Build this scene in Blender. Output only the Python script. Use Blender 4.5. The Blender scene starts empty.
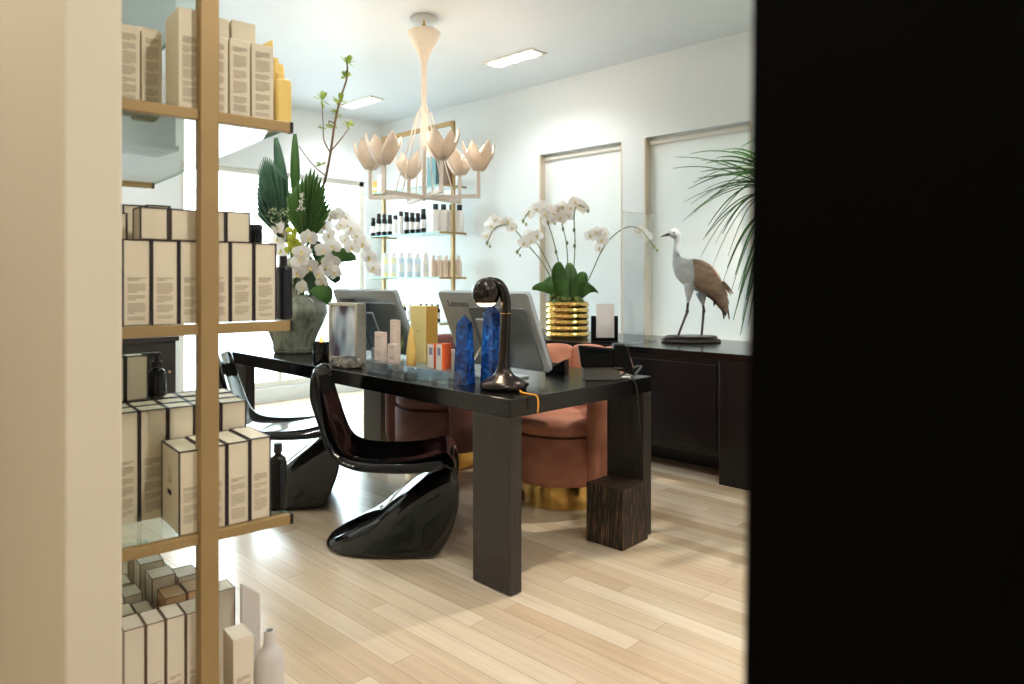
import bpy, bmesh, math, random
from mathutils import Vector, Matrix, Euler
rnd = random.Random(7)
C = bpy.context.scene.collection
PI = math.pi
# ------------------------------------------------------------------ camera maths
F = 700.0; CXP = 512.0; HOR = 280.0; H = 1.204
_n = math.hypot(737, 700); CA = 737/_n; SA = 700/_n        # room axes seen from the camera
def room(X, d): return (CA*X - SA*d, SA*X + CA*d)
def PD(px, py, d):
    x, y = room((px-CXP)*d/F, d); return Vector((x, y, H-(py-HOR)*d/F))
def PZ(px, py, Z):
    return PD(px, py, F*(H-Z)/(py-HOR))
def PY(px, y):                                              # depth of the ray px where it meets room plane y
    return y/(SA*(px-CXP)/F + CA)
CAMX = Vector((CA, SA, 0)); CAMY = Vector((-SA, CA, 0)); UP = Vector((0, 0, 1))
TH = math.atan2(SA, CA)

# ------------------------------------------------------------------ materials
def lin(h):
    h = h.lstrip('#'); o = []
    for i in (0, 2, 4):
        c = int(h[i:i+2], 16)/255
        o.append(c/12.92 if c <= .04045 else ((c+.055)/1.055)**2.4)
    return o + [1]
def nodes(name):
    m = bpy.data.materials.new(name); m.use_nodes = True
    nt = m.node_tree; b = nt.nodes['Principled BSDF']; return m, nt, b
def mat(name, col, rough=.5, metal=0, var=.06, scale=8, bump=0, spec=.5, coat=0, trans=0, stretch=None):
    m, nt, b = nodes(name)
    tc = nt.nodes.new('ShaderNodeTexCoord'); nz = nt.nodes.new('ShaderNodeTexNoise')
    nz.inputs['Scale'].default_value = scale; nz.inputs['Detail'].default_value = 4
    mp = nt.nodes.new('ShaderNodeMapping'); nt.links.new(tc.outputs['Object'], mp.inputs[0])
    if stretch: mp.inputs['Scale'].default_value = stretch
    nt.links.new(mp.outputs[0], nz.inputs['Vector'])
    r = nt.nodes.new('ShaderNodeValToRGB'); c = lin(col)
    r.color_ramp.elements[0].position = .3; r.color_ramp.elements[1].position = .7
    r.color_ramp.elements[0].color = [max(0, x*(1-var)) for x in c[:3]]+[1]
    r.color_ramp.elements[1].color = [min(1, x*(1+var)) for x in c[:3]]+[1]
    nt.links.new(nz.outputs['Fac'], r.inputs[0]); nt.links.new(r.outputs[0], b.inputs['Base Color'])
    b.inputs['Roughness'].default_value = rough; b.inputs['Metallic'].default_value = metal
    b.inputs['Specular IOR Level'].default_value = spec; b.inputs['Coat Weight'].default_value = coat
    b.inputs['Transmission Weight'].default_value = trans
    if bump:
        bp = nt.nodes.new('ShaderNodeBump'); bp.inputs['Strength'].default_value = bump; bp.inputs['Distance'].default_value = .01
        nt.links.new(nz.outputs['Fac'], bp.inputs['Height']); nt.links.new(bp.outputs[0], b.inputs['Normal'])
    return m
def ramp_mat(name, stops, scale, rough=.5, bump=0, metal=0, stretch=None, detail=6, dist=0, coat=0, spec=.5):
    m, nt, b = nodes(name)
    tc = nt.nodes.new('ShaderNodeTexCoord'); mp = nt.nodes.new('ShaderNodeMapping'); nz = nt.nodes.new('ShaderNodeTexNoise')
    if stretch: mp.inputs['Scale'].default_value = stretch
    nz.inputs['Scale'].default_value = scale; nz.inputs['Detail'].default_value = detail; nz.inputs['Distortion'].default_value = dist
    nt.links.new(tc.outputs['Object'], mp.inputs[0]); nt.links.new(mp.outputs[0], nz.inputs['Vector'])
    r = nt.nodes.new('ShaderNodeValToRGB'); el = r.color_ramp.elements
    for i, (p, c) in enumerate(stops):
        e = el[i] if i < 2 else el.new(p)
        e.position = p; e.color = lin(c)
    nt.links.new(nz.outputs['Fac'], r.inputs[0]); nt.links.new(r.outputs[0], b.inputs['Base Color'])
    b.inputs['Roughness'].default_value = rough; b.inputs['Metallic'].default_value = metal; b.inputs['Coat Weight'].default_value = coat
    b.inputs['Specular IOR Level'].default_value = spec
    if bump:
        bp = nt.nodes.new('ShaderNodeBump'); bp.inputs['Strength'].default_value = bump; bp.inputs['Distance'].default_value = .01
        nt.links.new(nz.outputs['Fac'], bp.inputs['Height']); nt.links.new(bp.outputs[0], b.inputs['Normal'])
    return m
def emit(name, col, s):
    m, nt, b = nodes(name)
    b.inputs['Base Color'].default_value = lin(col); b.inputs['Emission Color'].default_value = lin(col); b.inputs['Emission Strength'].default_value = s
    return m
def thin_glass(name, tint, ior=1.5, rough=0.0, haze=0.0):
    m = bpy.data.materials.new(name); m.use_nodes = True; nt = m.node_tree
    nt.nodes.remove(nt.nodes['Principled BSDF']); out = nt.nodes['Material Output']
    fr = nt.nodes.new('ShaderNodeFresnel'); ge = nt.nodes.new('ShaderNodeNewGeometry'); mr = nt.nodes.new('ShaderNodeMapRange')
    mr.inputs['To Min'].default_value = ior; mr.inputs['To Max'].default_value = 1/ior      # a thin sheet reflects alike from both sides
    nt.links.new(ge.outputs['Backfacing'], mr.inputs['Value']); nt.links.new(mr.outputs[0], fr.inputs[0])
    tr = nt.nodes.new('ShaderNodeBsdfTransparent'); tr.inputs[0].default_value = lin(tint)
    gl = nt.nodes.new('ShaderNodeBsdfGlossy'); gl.inputs['Roughness'].default_value = rough
    mx = nt.nodes.new('ShaderNodeMixShader'); nt.links.new(fr.outputs[0], mx.inputs[0])
    nt.links.new(tr.outputs[0], mx.inputs[1]); nt.links.new(gl.outputs[0], mx.inputs[2])
    last = mx
    if haze:
        df = nt.nodes.new('ShaderNodeBsdfDiffuse'); df.inputs[0].default_value = lin('#f4f6f6')
        m2 = nt.nodes.new('ShaderNodeMixShader'); m2.inputs[0].default_value = haze
        nt.links.new(mx.outputs[0], m2.inputs[1]); nt.links.new(df.outputs[0], m2.inputs[2]); last = m2
    nt.links.new(last.outputs[0], out.inputs['Surface']); return m
def cloth_blind(name, col, t):
    m = bpy.data.materials.new(name); m.use_nodes = True; nt = m.node_tree
    nt.nodes.remove(nt.nodes['Principled BSDF']); out = nt.nodes['Material Output']
    tr = nt.nodes.new('ShaderNodeBsdfTranslucent'); df = nt.nodes.new('ShaderNodeBsdfDiffuse'); mx = nt.nodes.new('ShaderNodeMixShader')
    tc = nt.nodes.new('ShaderNodeTexCoord'); wv = nt.nodes.new('ShaderNodeTexNoise'); wv.inputs['Scale'].default_value = 3
    nt.links.new(tc.outputs['Object'], wv.inputs['Vector'])
    rp = nt.nodes.new('ShaderNodeValToRGB'); c = lin(col)
    rp.color_ramp.elements[0].color = [x*.9 for x in c[:3]]+[1]; rp.color_ramp.elements[1].color = c
    nt.links.new(wv.outputs['Fac'], rp.inputs[0]); nt.links.new(rp.outputs[0], tr.inputs[0]); nt.links.new(rp.outputs[0], df.inputs[0])
    mx.inputs[0].default_value = t
    nt.links.new(df.outputs[0], mx.inputs[1]); nt.links.new(tr.outputs[0], mx.inputs[2]); nt.links.new(mx.outputs[0], out.inputs['Surface']); return m
def wall_paint(name, col, rough=.6, spec=.4):
    return mat(name, col, rough, var=.015, scale=2, bump=.02, spec=spec)
def plank_floor():
    m, nt, b = nodes('oak_planks'); N = nt.nodes.new; L = nt.links.new
    tc = N('ShaderNodeTexCoord'); br = N('ShaderNodeTexBrick')
    L(tc.outputs['Object'], br.inputs['Vector'])
    br.inputs['Scale'].default_value = 1; br.inputs['Brick Width'].default_value = 1.3; br.inputs['Row Height'].default_value = .083
    br.inputs['Mortar Size'].default_value = .0012; br.inputs['Mortar Smooth'].default_value = .3; br.inputs['Bias'].default_value = 0
    br.offset = .37; br.offset_frequency = 2; br.squash = 1.2; br.squash_frequency = 3
    br.inputs['Color1'].default_value = (0, 0, 0, 1); br.inputs['Color2'].default_value = (1, 1, 1, 1); br.inputs['Mortar'].default_value = (.25, .25, .25, 1)
    mp = N('ShaderNodeMapping'); mp.inputs['Scale'].default_value = (1.2, 22, 1); L(tc.outputs['Object'], mp.inputs[0])
    nz = N('ShaderNodeTexNoise'); nz.inputs['Scale'].default_value = 1.6; nz.inputs['Detail'].default_value = 8; nz.inputs['Distortion'].default_value = .6
    L(mp.outputs[0], nz.inputs['Vector'])
    r1 = N('ShaderNodeValToRGB'); e = r1.color_ramp.elements
    e[0].position = 0; e[0].color = lin('#ceb699'); e[1].position = 1; e[1].color = lin('#e8d8c2')
    x = e.new(.5); x.color = lin('#dcc9af')
    L(br.outputs['Color'], r1.inputs[0])
    r2 = N('ShaderNodeValToRGB'); e = r2.color_ramp.elements
    e[0].position = .3; e[0].color = (.9, .88, .85, 1); e[1].position = .68; e[1].color = (1.04, 1.03, 1.02, 1)
    L(nz.outputs['Fac'], r2.inputs[0])
    mu = N('ShaderNodeMix'); mu.data_type = 'RGBA'; mu.blend_type = 'MULTIPLY'; mu.inputs['Factor'].default_value = 1
    L(r1.outputs[0], mu.inputs['A']); L(r2.outputs[0], mu.inputs['B'])
    mo = N('ShaderNodeMix'); mo.data_type = 'RGBA'; mo.inputs['B'].default_value = lin('#8a6c4c')
    fm = N('ShaderNodeMath'); fm.operation = 'MULTIPLY'; fm.inputs[1].default_value = .55; L(br.outputs['Fac'], fm.inputs[0])
    L(fm.outputs[0], mo.inputs['Factor']); L(mu.outputs['Result'], mo.inputs['A'])
    L(mo.outputs['Result'], b.inputs['Base Color']); b.inputs['Roughness'].default_value = .23; b.inputs['Specular IOR Level'].default_value = .85
    return m
MT = {}
def setup_mats():
    M = MT
    M['wall'] = wall_paint('white_wall_paint', '#e3e9ec'); M['beige'] = wall_paint('warm_wall_paint', '#d8cdbb'); M['ceiling'] = wall_paint('gloss_ceiling_paint', '#d5dce2', .35, .25)
    M['trim'] = wall_paint('white_trim_paint', '#e6e2db', .4); M['tan'] = wall_paint('cream_jamb_paint', '#dccfba', .5)
    M['blackwall'] = mat('black_painted_wall', '#040404', .8, var=.15, spec=.05)
    M['floor'] = plank_floor()
    M['brass'] = mat('satin_brass', '#a58a5e', .5, .35, .05, 12)
    M['brass_dark'] = mat('rail_end_cap', '#241b18', .5, .2)
    M['gold'] = mat('polished_gold', '#d9b368', .16, 1, .05, 10)
    M['glass'] = thin_glass('shelf_glass', '#f3f9f6'); M['pane'] = thin_glass('window_glass', '#f6faf9')
    M['acrylic'] = thin_glass('clear_acrylic', '#f6f8f8', 1.45, 0, .05); M['acrylic_block'] = thin_glass('acrylic_block', '#edf3f6', 1.5, 0, .04)
    M['glass_edge'] = mat('green_glass_edge', '#6fb5a8', .2, 0, .05)
    M['blind'] = cloth_blind('roller_blind', '#f1f4f3', .13)
    M['black_lacquer'] = mat('black_gloss_plastic', '#020203', .06, 0, .1, 5, spec=.55)
    M['desk'] = ramp_mat('black_stained_wood', [(.3, '#070707'), (.7, '#100f0e')], 6, .2, .05, stretch=(1, 14, 14))
    M['desk_leg'] = ramp_mat('dark_stained_wood', [(.3, '#231f1d'), (.7, '#332e2b')], 6, .38, .05, stretch=(14, 14, 1))
    M['block'] = ramp_mat('streaked_black_wood', [(.42, '#080605'), (.55, '#171009'), (.64, '#7a5c40')], 9, .4, .1, stretch=(22, 22, 1), detail=8)
    M['counter'] = ramp_mat('black_counter_wood', [(.3, '#05070a'), (.7, '#0b1016')], 5, .3, .03, stretch=(1, 8, 8))
    M['counter_top'] = ramp_mat('black_counter_top', [(.3, '#070808'), (.7, '#0e0f10')], 5, .18, stretch=(1, 8, 8))
    M['velvet'] = ramp_mat('dusty_pink_velvet', [(.3, '#a4654c'), (.7, '#c88a70')], 7, .75, .06, detail=3)
    M['mauve'] = ramp_mat('mauve_velvet', [(.3, '#6b4340'), (.7, '#875a54')], 7, .75, .06, detail=3)
    M['cream'] = mat('cream_carton', '#e2d7c0', .62, 0, .025, 20); M['cream2'] = mat('pale_carton', '#e6dccb', .6, 0, .03, 20); M['kraft'] = mat('tan_carton', '#d5b28a', .62, 0, .03, 20)
    M['navy'] = mat('dark_carton_edge', '#2b2028', .5); M['browntrim'] = mat('brown_carton_edge', '#6f5138', .55)
    M['ink'] = mat('grey_print', '#bfb09a', .6); M['inkdark'] = mat('black_print', '#15120f', .6); M['inkblue'] = mat('blue_grey_print', '#8a8dad', .6)
    M['yellow'] = mat('yellow_plastic', '#f2d07a', .35, 0, .03); M['gold_card'] = mat('mustard_card', '#e0b257', .5); M['lemon'] = mat('lemon_card', '#eedd98', .5)
    M['orange'] = mat('orange_card', '#f06a3a', .45); M['white'] = mat('white_plastic', '#ece8e4', .35, 0, .02); M['blush'] = mat('blush_card', '#ecd9d0', .5, 0, .02)
    M['darkglass'] = mat('dark_bottle', '#050507', .12, 0, .2, spec=.4); M['navyglass'] = mat('navy_bottle', '#0a0a18', .15, 0, .2, spec=.4); M['blackcap'] = mat('black_cap', '#0d0d0d', .4)
    M['greyw'] = mat('greyish_bottle', '#d3ccc8', .4, 0, .03)
    M['blue'] = ramp_mat('blue_sodalite', [(.35, '#06183f'), (.52, '#0f3474'), (.66, '#1f5a9e'), (.8, '#8fa6c4')], 22, .2, dist=1.5, coat=.3)
    M['gunmetal'] = mat('gunmetal', '#3a3532', .26, .85, .1, 6)
    M['silver'] = mat('brushed_silver', '#b0bac2', .42, .3, .03, 20); M['silver_dark'] = mat('grey_housing', '#79838a', .45, .35); M['chrome'] = mat('chrome', '#d8d8d8', .15, 1)
    M['champagne'] = mat('champagne_metal', '#cfcabd', .36, .6, .1, 30)
    M['black'] = mat('black_plastic', '#040404', .4, 0, .15, spec=.2); M['grey'] = mat('grey_plastic', '#5a5854', .5); M['screen'] = mat('dark_screen', '#101418', .08)
    M['rubber'] = mat('black_cable', '#0a0a0a', .5); M['cordo'] = mat('orange_cord', '#e09a2a', .55); M['paper'] = mat('white_card', '#dedddc', .6, 0, .01)
    M['celadon'] = ramp_mat('crackled_celadon', [(.30, '#4c4a3e'), (.42, '#737a6a'), (.58, '#98a18f'), (.72, '#6a6855')], 9, .25, .05, stretch=(1.6, 1.6, .6), dist=.1, coat=.4)
    M['plaster'] = mat('white_plaster', '#f6ece2', .6, 0, .03, 20, .03); M['petal'] = mat('plaster_petal', '#f6ebe0', .6, 0, .03, 20)
    M['bulb'] = emit('warm_bulb', '#ffd9a6', 14); M['spotbulb'] = emit('recessed_bulb', '#fff2df', 22); M['flame'] = emit('candle_flame', '#ff9c45', 3)
    M['green'] = ramp_mat('leaf_green', [(.3, '#32602a'), (.7, '#6a9a50')], 6, .4, dist=.5); M['dgreen'] = ramp_mat('dark_leaf', [(.3, '#1c3d2a'), (.7, '#3f6a4c')], 8, .5)
    M['mgreen'] = ramp_mat('spear_leaf', [(.3, '#2c5220'), (.7, '#58863a')], 5, .45, stretch=(1, 1, .3)); M['lime'] = ramp_mat('lime_flower', [(.3, '#a9b52c'), (.7, '#d2d65a')], 20, .5)
    M['sprout'] = ramp_mat('young_leaf', [(.3, '#7fa436'), (.7, '#c0cc6a')], 20, .5); M['palm'] = ramp_mat('palm_green', [(.3, '#1f3d1d'), (.7, '#4a7a3a')], 6, .4)
    M['stem'] = mat('green_stem', '#6a7a4a', .5, 0, .1, 20); M['twig'] = mat('brown_twig', '#6b5540', .7, 0, .15, 20, .1); M['moss'] = ramp_mat('moss', [(.35, '#3e4a22'), (.65, '#8a9a52')], 40, .8, .3)
    M['orchid'] = mat('white_orchid', '#faf6f2', .5, 0, .03, 30); M['lip'] = mat('orchid_lip', '#e6cf8a', .5, 0, .1, 30); M['bud'] = mat('orchid_bud', '#a9b184', .5)
    M['crane'] = None
    M['stone'] = ramp_mat('carved_grey_stone', [(.35, '#24211e'), (.5, '#5d5952'), (.65, '#9a948a')], 24, .6, .6)
    M['darkwood'] = ramp_mat('dark_plinth_wood', [(.3, '#1a1412'), (.7, '#33281f')], 8, .35, stretch=(1, 8, 8))
    M['soil'] = ramp_mat('potting_soil', [(.3, '#2a2018'), (.7, '#4a3a2a')], 40, .9, .4); M['basket'] = mat('black_planter', '#16181a', .5)
    M['peach'] = mat('peach_carton', '#e9b48c', .5); M['teal'] = mat('teal_carton', '#6f98a0', .5); M['pale_yellow'] = mat('pale_yellow_liquid', '#e8e2b8', .3); M['pale_blue'] = mat('pale_blue_liquid', '#c6d4de', .3); M['pale_pink'] = mat('pale_pink_liquid', '#e6d0be', .3)
setup_mats()
def let_light_through(m, f, col=None):                          # thin petals and leaves pass some light
    nt = m.node_tree; out = nt.nodes['Material Output']; b = nt.nodes['Principled BSDF']
    tr = nt.nodes.new('ShaderNodeBsdfTranslucent'); mx = nt.nodes.new('ShaderNodeMixShader'); mx.inputs[0].default_value = f
    src = b.inputs['Base Color'].links[0].from_socket; nt.links.new(src, tr.inputs[0])
    nt.links.new(b.outputs[0], mx.inputs[1]); nt.links.new(tr.outputs[0], mx.inputs[2]); nt.links.new(mx.outputs[0], out.inputs['Surface'])
let_light_through(MT['orchid'], .45)
for q in ('green', 'mgreen', 'sprout', 'lime', 'palm'): let_light_through(MT[q], .3)
let_light_through(MT['petal'], .18)

# ------------------------------------------------------------------ mesh builder
class MB:
    def __init__(s): s.v = []; s.f = []; s.mi = []; s.m = 0
    def add(s, vs, fs):
        o = len(s.v); s.v += [tuple(p) for p in vs]; s.f += [tuple(i+o for i in f) for f in fs]; s.mi += [s.m]*len(fs); return s
    def box(s, x0, x1, y0, y1, z0, z1, M=None):
        vs = [Vector((x, y, z)) for z in (z0, z1) for y in (y0, y1) for x in (x0, x1)]
        if M: vs = [M @ p for p in vs]
        return s.add(vs, [(0, 2, 3, 1), (4, 5, 7, 6), (0, 1, 5, 4), (2, 6, 7, 3), (0, 4, 6, 2), (1, 3, 7, 5)])
    def prism(s, poly, a, b, axis='z', M=None):                 # extrude a 2-D outline
        n = len(poly)
        def q(p, t): return {'z': Vector((p[0], p[1], t)), 'y': Vector((p[0], t, p[1])), 'x': Vector((t, p[0], p[1]))}[axis]
        vs = [q(p, a) for p in poly]+[q(p, b) for p in poly]
        if M: vs = [M @ p for p in vs]
        fs = [(i, (i+1) % n, n+(i+1) % n, n+i) for i in range(n)]+[tuple(range(n-1, -1, -1)), tuple(range(n, 2*n))]
        return s.add(vs, fs)
    def lathe(s, prof, n=32, c=(0, 0, 0), sx=1, sy=1, close=True):
        vs = []; fs = []; k = len(prof)
        for i in range(n):
            a = 2*PI*i/n
            for r, z in prof: vs.append((c[0]+sx*r*math.cos(a), c[1]+sy*r*math.sin(a), c[2]+z))
        for i in range(n):
            j = (i+1) % n
            for q in range(k-1): fs.append((i*k+q, j*k+q, j*k+q+1, i*k+q+1))
        if close:
            fs.append(tuple(i*k for i in range(n-1, -1, -1))); fs.append(tuple(i*k+k-1 for i in range(n)))
        return s.add(vs, fs)
    def tube(s, pts, rad, n=8, flat=None):
        pts = [Vector(p) for p in pts]; k = len(pts)
        if not isinstance(rad, (list, tuple)): rad = [rad]*k
        t0 = (pts[1]-pts[0]).normalized(); up = Vector((0, 0, 1)) if abs(t0.z) < .9 else Vector((1, 0, 0))
        u = t0.cross(up).normalized(); vs = []
        for i, p in enumerate(pts):
            t = (pts[min(i+1, k-1)]-pts[max(i-1, 0)]).normalized()
            u = (u - t*u.dot(t)).normalized(); w = t.cross(u)
            for j in range(n):
                a = 2*PI*j/n; fl = flat if flat else 1
                vs.append(p + (u*math.cos(a)*fl + w*math.sin(a))*rad[i])
        fs = [(i*n+j, i*n+(j+1) % n, (i+1)*n+(j+1) % n, (i+1)*n+j) for i in range(k-1) for j in range(n)]
        fs += [tuple(range(n-1, -1, -1)), tuple((k-1)*n+j for j in range(n))]
        return s.add(vs, fs)
    def grid(s, fn, nu, nv, close_u=False):
        vs = [fn(i/(nu if close_u else nu-1), j/(nv-1)) for i in range(nu) for j in range(nv)]
        fs = [(i*nv+j, ((i+1) % nu)*nv+j, ((i+1) % nu)*nv+j+1, i*nv+j+1) for i in range(nu if close_u else nu-1) for j in range(nv-1)]
        return s.add(vs, fs)
    def ball(s, c, r, n=12, k=8):
        if not isinstance(r, (list, tuple)): r = (r, r, r)
        vs = [(c[0], c[1], c[2]-r[2])]
        for i in range(1, k):
            p = -PI/2+PI*i/k
            for j in range(n):
                a = 2*PI*j/n; vs.append((c[0]+r[0]*math.cos(p)*math.cos(a), c[1]+r[1]*math.cos(p)*math.sin(a), c[2]+r[2]*math.sin(p)))
        vs.append((c[0], c[1], c[2]+r[2])); fs = []
        for j in range(n): fs.append((0, 1+(j+1) % n, 1+j))
        for i in range(k-2):
            for j in range(n): fs.append((1+i*n+j, 1+i*n+(j+1) % n, 1+(i+1)*n+(j+1) % n, 1+(i+1)*n+j))
        t = len(vs)-1
        for j in range(n): fs.append((t, 1+(k-2)*n+j, 1+(k-2)*n+(j+1) % n))
        return s.add(vs, fs)
    def strip(s, pts, width, side, fold=0, lift=None):           # a leaf blade along pts; side = across vector(s)
        k = len(pts); vs = []
        for i, p in enumerate(pts):
            w = width(i/(k-1)); sd = side[i] if isinstance(side, list) else side
            t = (Vector(pts[min(i+1, k-1)])-Vector(pts[max(i-1, 0)])).normalized(); nn = t.cross(sd).normalized()
            p = Vector(p); vs += [p-sd*w+nn*fold*w, p, p+sd*w+nn*fold*w]
        fs = []
        for i in range(k-1):
            for j in range(2): fs.append((i*3+j, i*3+j+1, i*3+j+4, i*3+j+3))
        return s.add(vs, fs)
    def mesh(s, name, mats, smooth=35, recalc=True):
        me = bpy.data.meshes.new(name); me.from_pydata(s.v, [], s.f)
        for m in (mats if isinstance(mats, (list, tuple)) else [mats]): me.materials.append(m)
        for p, i in zip(me.polygons, s.mi): p.material_index = i
        if recalc:
            b = bmesh.new(); b.from_mesh(me); bmesh.ops.recalc_face_normals(b, faces=b.faces); b.to_mesh(me); b.free()
        if smooth:
            for p in me.polygons: p.use_smooth = True
            if smooth < 180: me.set_sharp_from_angle(angle=math.radians(smooth))
        me.update(); return me
    def build(s, name, mats, parent=None, smooth=35, bevel=0, loc=None, rot=None, recalc=True, seg=2):
        o = bpy.data.objects.new(name, s.mesh(name, mats, smooth, recalc)); C.objects.link(o)
        if parent: o.parent = parent
        if loc is not None: o.location = loc
        if rot is not None: o.rotation_euler = rot
        if bevel:
            b = o.modifiers.new('bevel', 'BEVEL'); b.width = bevel; b.segments = seg; b.limit_method = 'ANGLE'; b.angle_limit = math.radians(40)
        return o
def tag(o, label, cat, group=None):
    o['label'] = label; o['category'] = cat
    if group: o['group'] = group
    return o
def struct(o): o['kind'] = 'structure'; return o
def thing(name, label, cat, loc=(0, 0, 0), rz=0, group=None):
    o = bpy.data.objects.new(name, None); C.objects.link(o); o.empty_display_size = .05
    o.location = loc; o.rotation_euler = (0, 0, rz); return tag(o, label, cat, group)
def copy_tree(o, parent=None):
    c = o.copy(); C.objects.link(c)
    if parent: c.parent = parent
    for ch in list(o.children): copy_tree(ch, c)
    return c
ORD = ['first', 'second', 'third', 'fourth', 'fifth', 'sixth', 'seventh', 'eighth', 'ninth', 'tenth', 'eleventh', 'twelfth', 'thirteenth']
def bez(p0, p1, p2, n=8):
    p0, p1, p2 = Vector(p0), Vector(p1), Vector(p2)
    return [p0*(1-t)**2+p1*2*t*(1-t)+p2*t*t for t in [i/(n-1) for i in range(n)]]
def smoothpath(pts, n=4):
    pts = [Vector(p) for p in pts]; out = []
    for i in range(len(pts)-1):
        a = pts[max(i-1, 0)]; b = pts[i]; c = pts[i+1]; d = pts[min(i+2, len(pts)-1)]
        for k in range(n):
            t = k/n; out.append(.5*((2*b)+(c-a)*t+(2*a-5*b+4*c-d)*t*t+(3*b-a-3*c+d)*t**3))
    out.append(pts[-1]); return out

# ------------------------------------------------------------------ the room
XW = -6.47; YW = 4.7; CZ = 2.95; XE = 2.0; YB = -2.0; HEAD = 2.32; PT0 = .285; PT1 = .361
def room_shell():
    b = MB().box(XW-.2, XE+.2, YB-.2, YW+.2, -.1, 0); struct(b.build('floor', MT['floor'], smooth=0))
    b = MB().box(XW-.2, XE+.2, YB-.2, YW+.2, CZ, CZ+.12); struct(b.build('ceiling', MT['ceiling'], smooth=0))
    # window wall at the far right, with three openings
    op = [(-4.13, -3.24), (-3.036, -2.15), (-1.93, -1.04)]  # third opening is out of view, added to let in more light
    b = MB(); e = [XW]+[v for o in op for v in o]+[XE]; T = .16
    for i in range(0, len(e), 2): b.box(e[i], e[i+1], YW, YW+T, 0, CZ)
    for x0, x1 in op: b.box(x0, x1, YW, YW+T, HEAD, CZ); b.box(x0, x1, YW, YW+T, 0, .76)
    struct(b.build('wall_right', MT['wall'], smooth=0))
    for i, (x0, x1) in enumerate(op):
        w = MB()
        for a, c in ((x0, x0+.05), (x1-.05, x1)): w.box(a, c, YW+.09, YW+.14, .76, HEAD)
        w.box(x0, x1, YW+.09, YW+.14, HEAD-.06, HEAD); w.box(x0, x1, YW+.09, YW+.14, .76, .82)
        win = struct(w.build('window_%d' % (i+1), MT['tan'], bevel=.004))
        MB().box(x0+.002, x0+.014, YW+.0, YW+.09, .77, HEAD-.001).build('jamb', MT['tan'], win); MB().box(x1-.014, x1-.002, YW+.0, YW+.09, .77, HEAD-.001).build('jamb', MT['tan'], win)
        MB().box(x0+.05, x1-.05, YW+.1, YW+.13, 1.5, 1.545).build('sash_bar', MT['tan'], win)
        MB().box(x0+.05, x1-.05, YW+.113, YW+.118, .82, HEAD-.06).build('pane', MT['pane'], win)
        MB().box(x0+.015, x1-.015, YW+.066, YW+.068, .77, HEAD-.03).build('roller_blind', MT['blind'], win)
        MB().tube([(x0+.03, YW+.06, HEAD-.035), (x1-.03, YW+.06, HEAD-.035)], .022, 12).build('blind_roller', MT['trim'], win)
    # glazed shopfront wall at the far left
    y0, y1, z0, z1 = 2.5, 4.47, .14, 2.28
    b = MB().box(XW-.16, XW, YB, y0, 0, CZ).box(XW-.16, XW, y1, YW, 0, CZ).box(XW-.16, XW, y0, y1, z1, CZ).box(XW-.16, XW, y0, y1, 0, z0)
    struct(b.build('wall_left', MT['wall'], smooth=0))
    w = MB().box(XW-.12, XW-.04, y0, y0+.05, z0, z1).box(XW-.12, XW-.04, y1-.05, y1, z0, z1).box(XW-.12, XW-.04, y0, y1, z1-.05, z1).box(XW-.12, XW-.04, y0, y1, z0, z0+.06)
    win = struct(w.build('window_4', MT['trim'], bevel=.004))
    MB().box(XW-.1, XW-.05, 3.47, 3.51, z0+.06, z1-.05).build('mullion', MT['trim'], win)
    MB().box(XW-.083, XW-.077, y0+.05, y1-.05, z0+.06, z1-.05).build('pane', MT['pane'], win)
    # the wall around the opening one looks through
    struct(MB().box(XW, -1.152, PT0, PT1, 0, CZ).build('wall_near_left', MT['beige'], smooth=0, bevel=.004))
    struct(MB().prism([(-.133-.0135*H, 0), (XE, 0), (XE, CZ), (-.133+.0135*(CZ-H), CZ)], PT0, PT1, 'y').build('wall_near_right', MT['blackwall'], smooth=0, bevel=.003))
    struct(MB().box(XE, XE+.15, YB, YW, 0, CZ).build('wall_east', MT['wall'], smooth=0))
    struct(MB().box(XW, XE, YB-.15, YB, 0, CZ).build('wall_behind', MT['beige'], smooth=0))
    struct(MB().box(XW, XW+.015, PT1, y0-.02, 0, .13).build('baseboard_left', MT['trim'], smooth=0, bevel=.004))
    struct(MB().box(XW+.02, -4.3, YW-.015, YW, 0, .13).build('baseboard_right', MT['trim'], smooth=0, bevel=.004))
room_shell()

def sideboard():
    t = thing('sideboard', 'dark brown low sideboard against the far wall, seen between the shelf tiers', 'cabinet', (-6.22, 1.45, 0))
    MB().box(-.2, .2, -.9, .84, .1, .70).build('body', MT['desk_leg'], t, bevel=.004); MB().box(-.22, .22, -.92, .86, .70, .74).build('top', MT['desk_leg'], t, bevel=.004)
    for k in range(3):
        o = MB().box(.2, .215, -.89+k*.58, -.33+k*.58, .12, .69).build('door', MT['desk_leg'], t, bevel=.003); MB().ball((.222, -.38+k*.58, .45), .012).build('knob', MT['brass'], o)
    MB().box(-.17, .15, -.86, .8, 0, .1).build('plinth', MT['black'], t)
sideboard()
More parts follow.
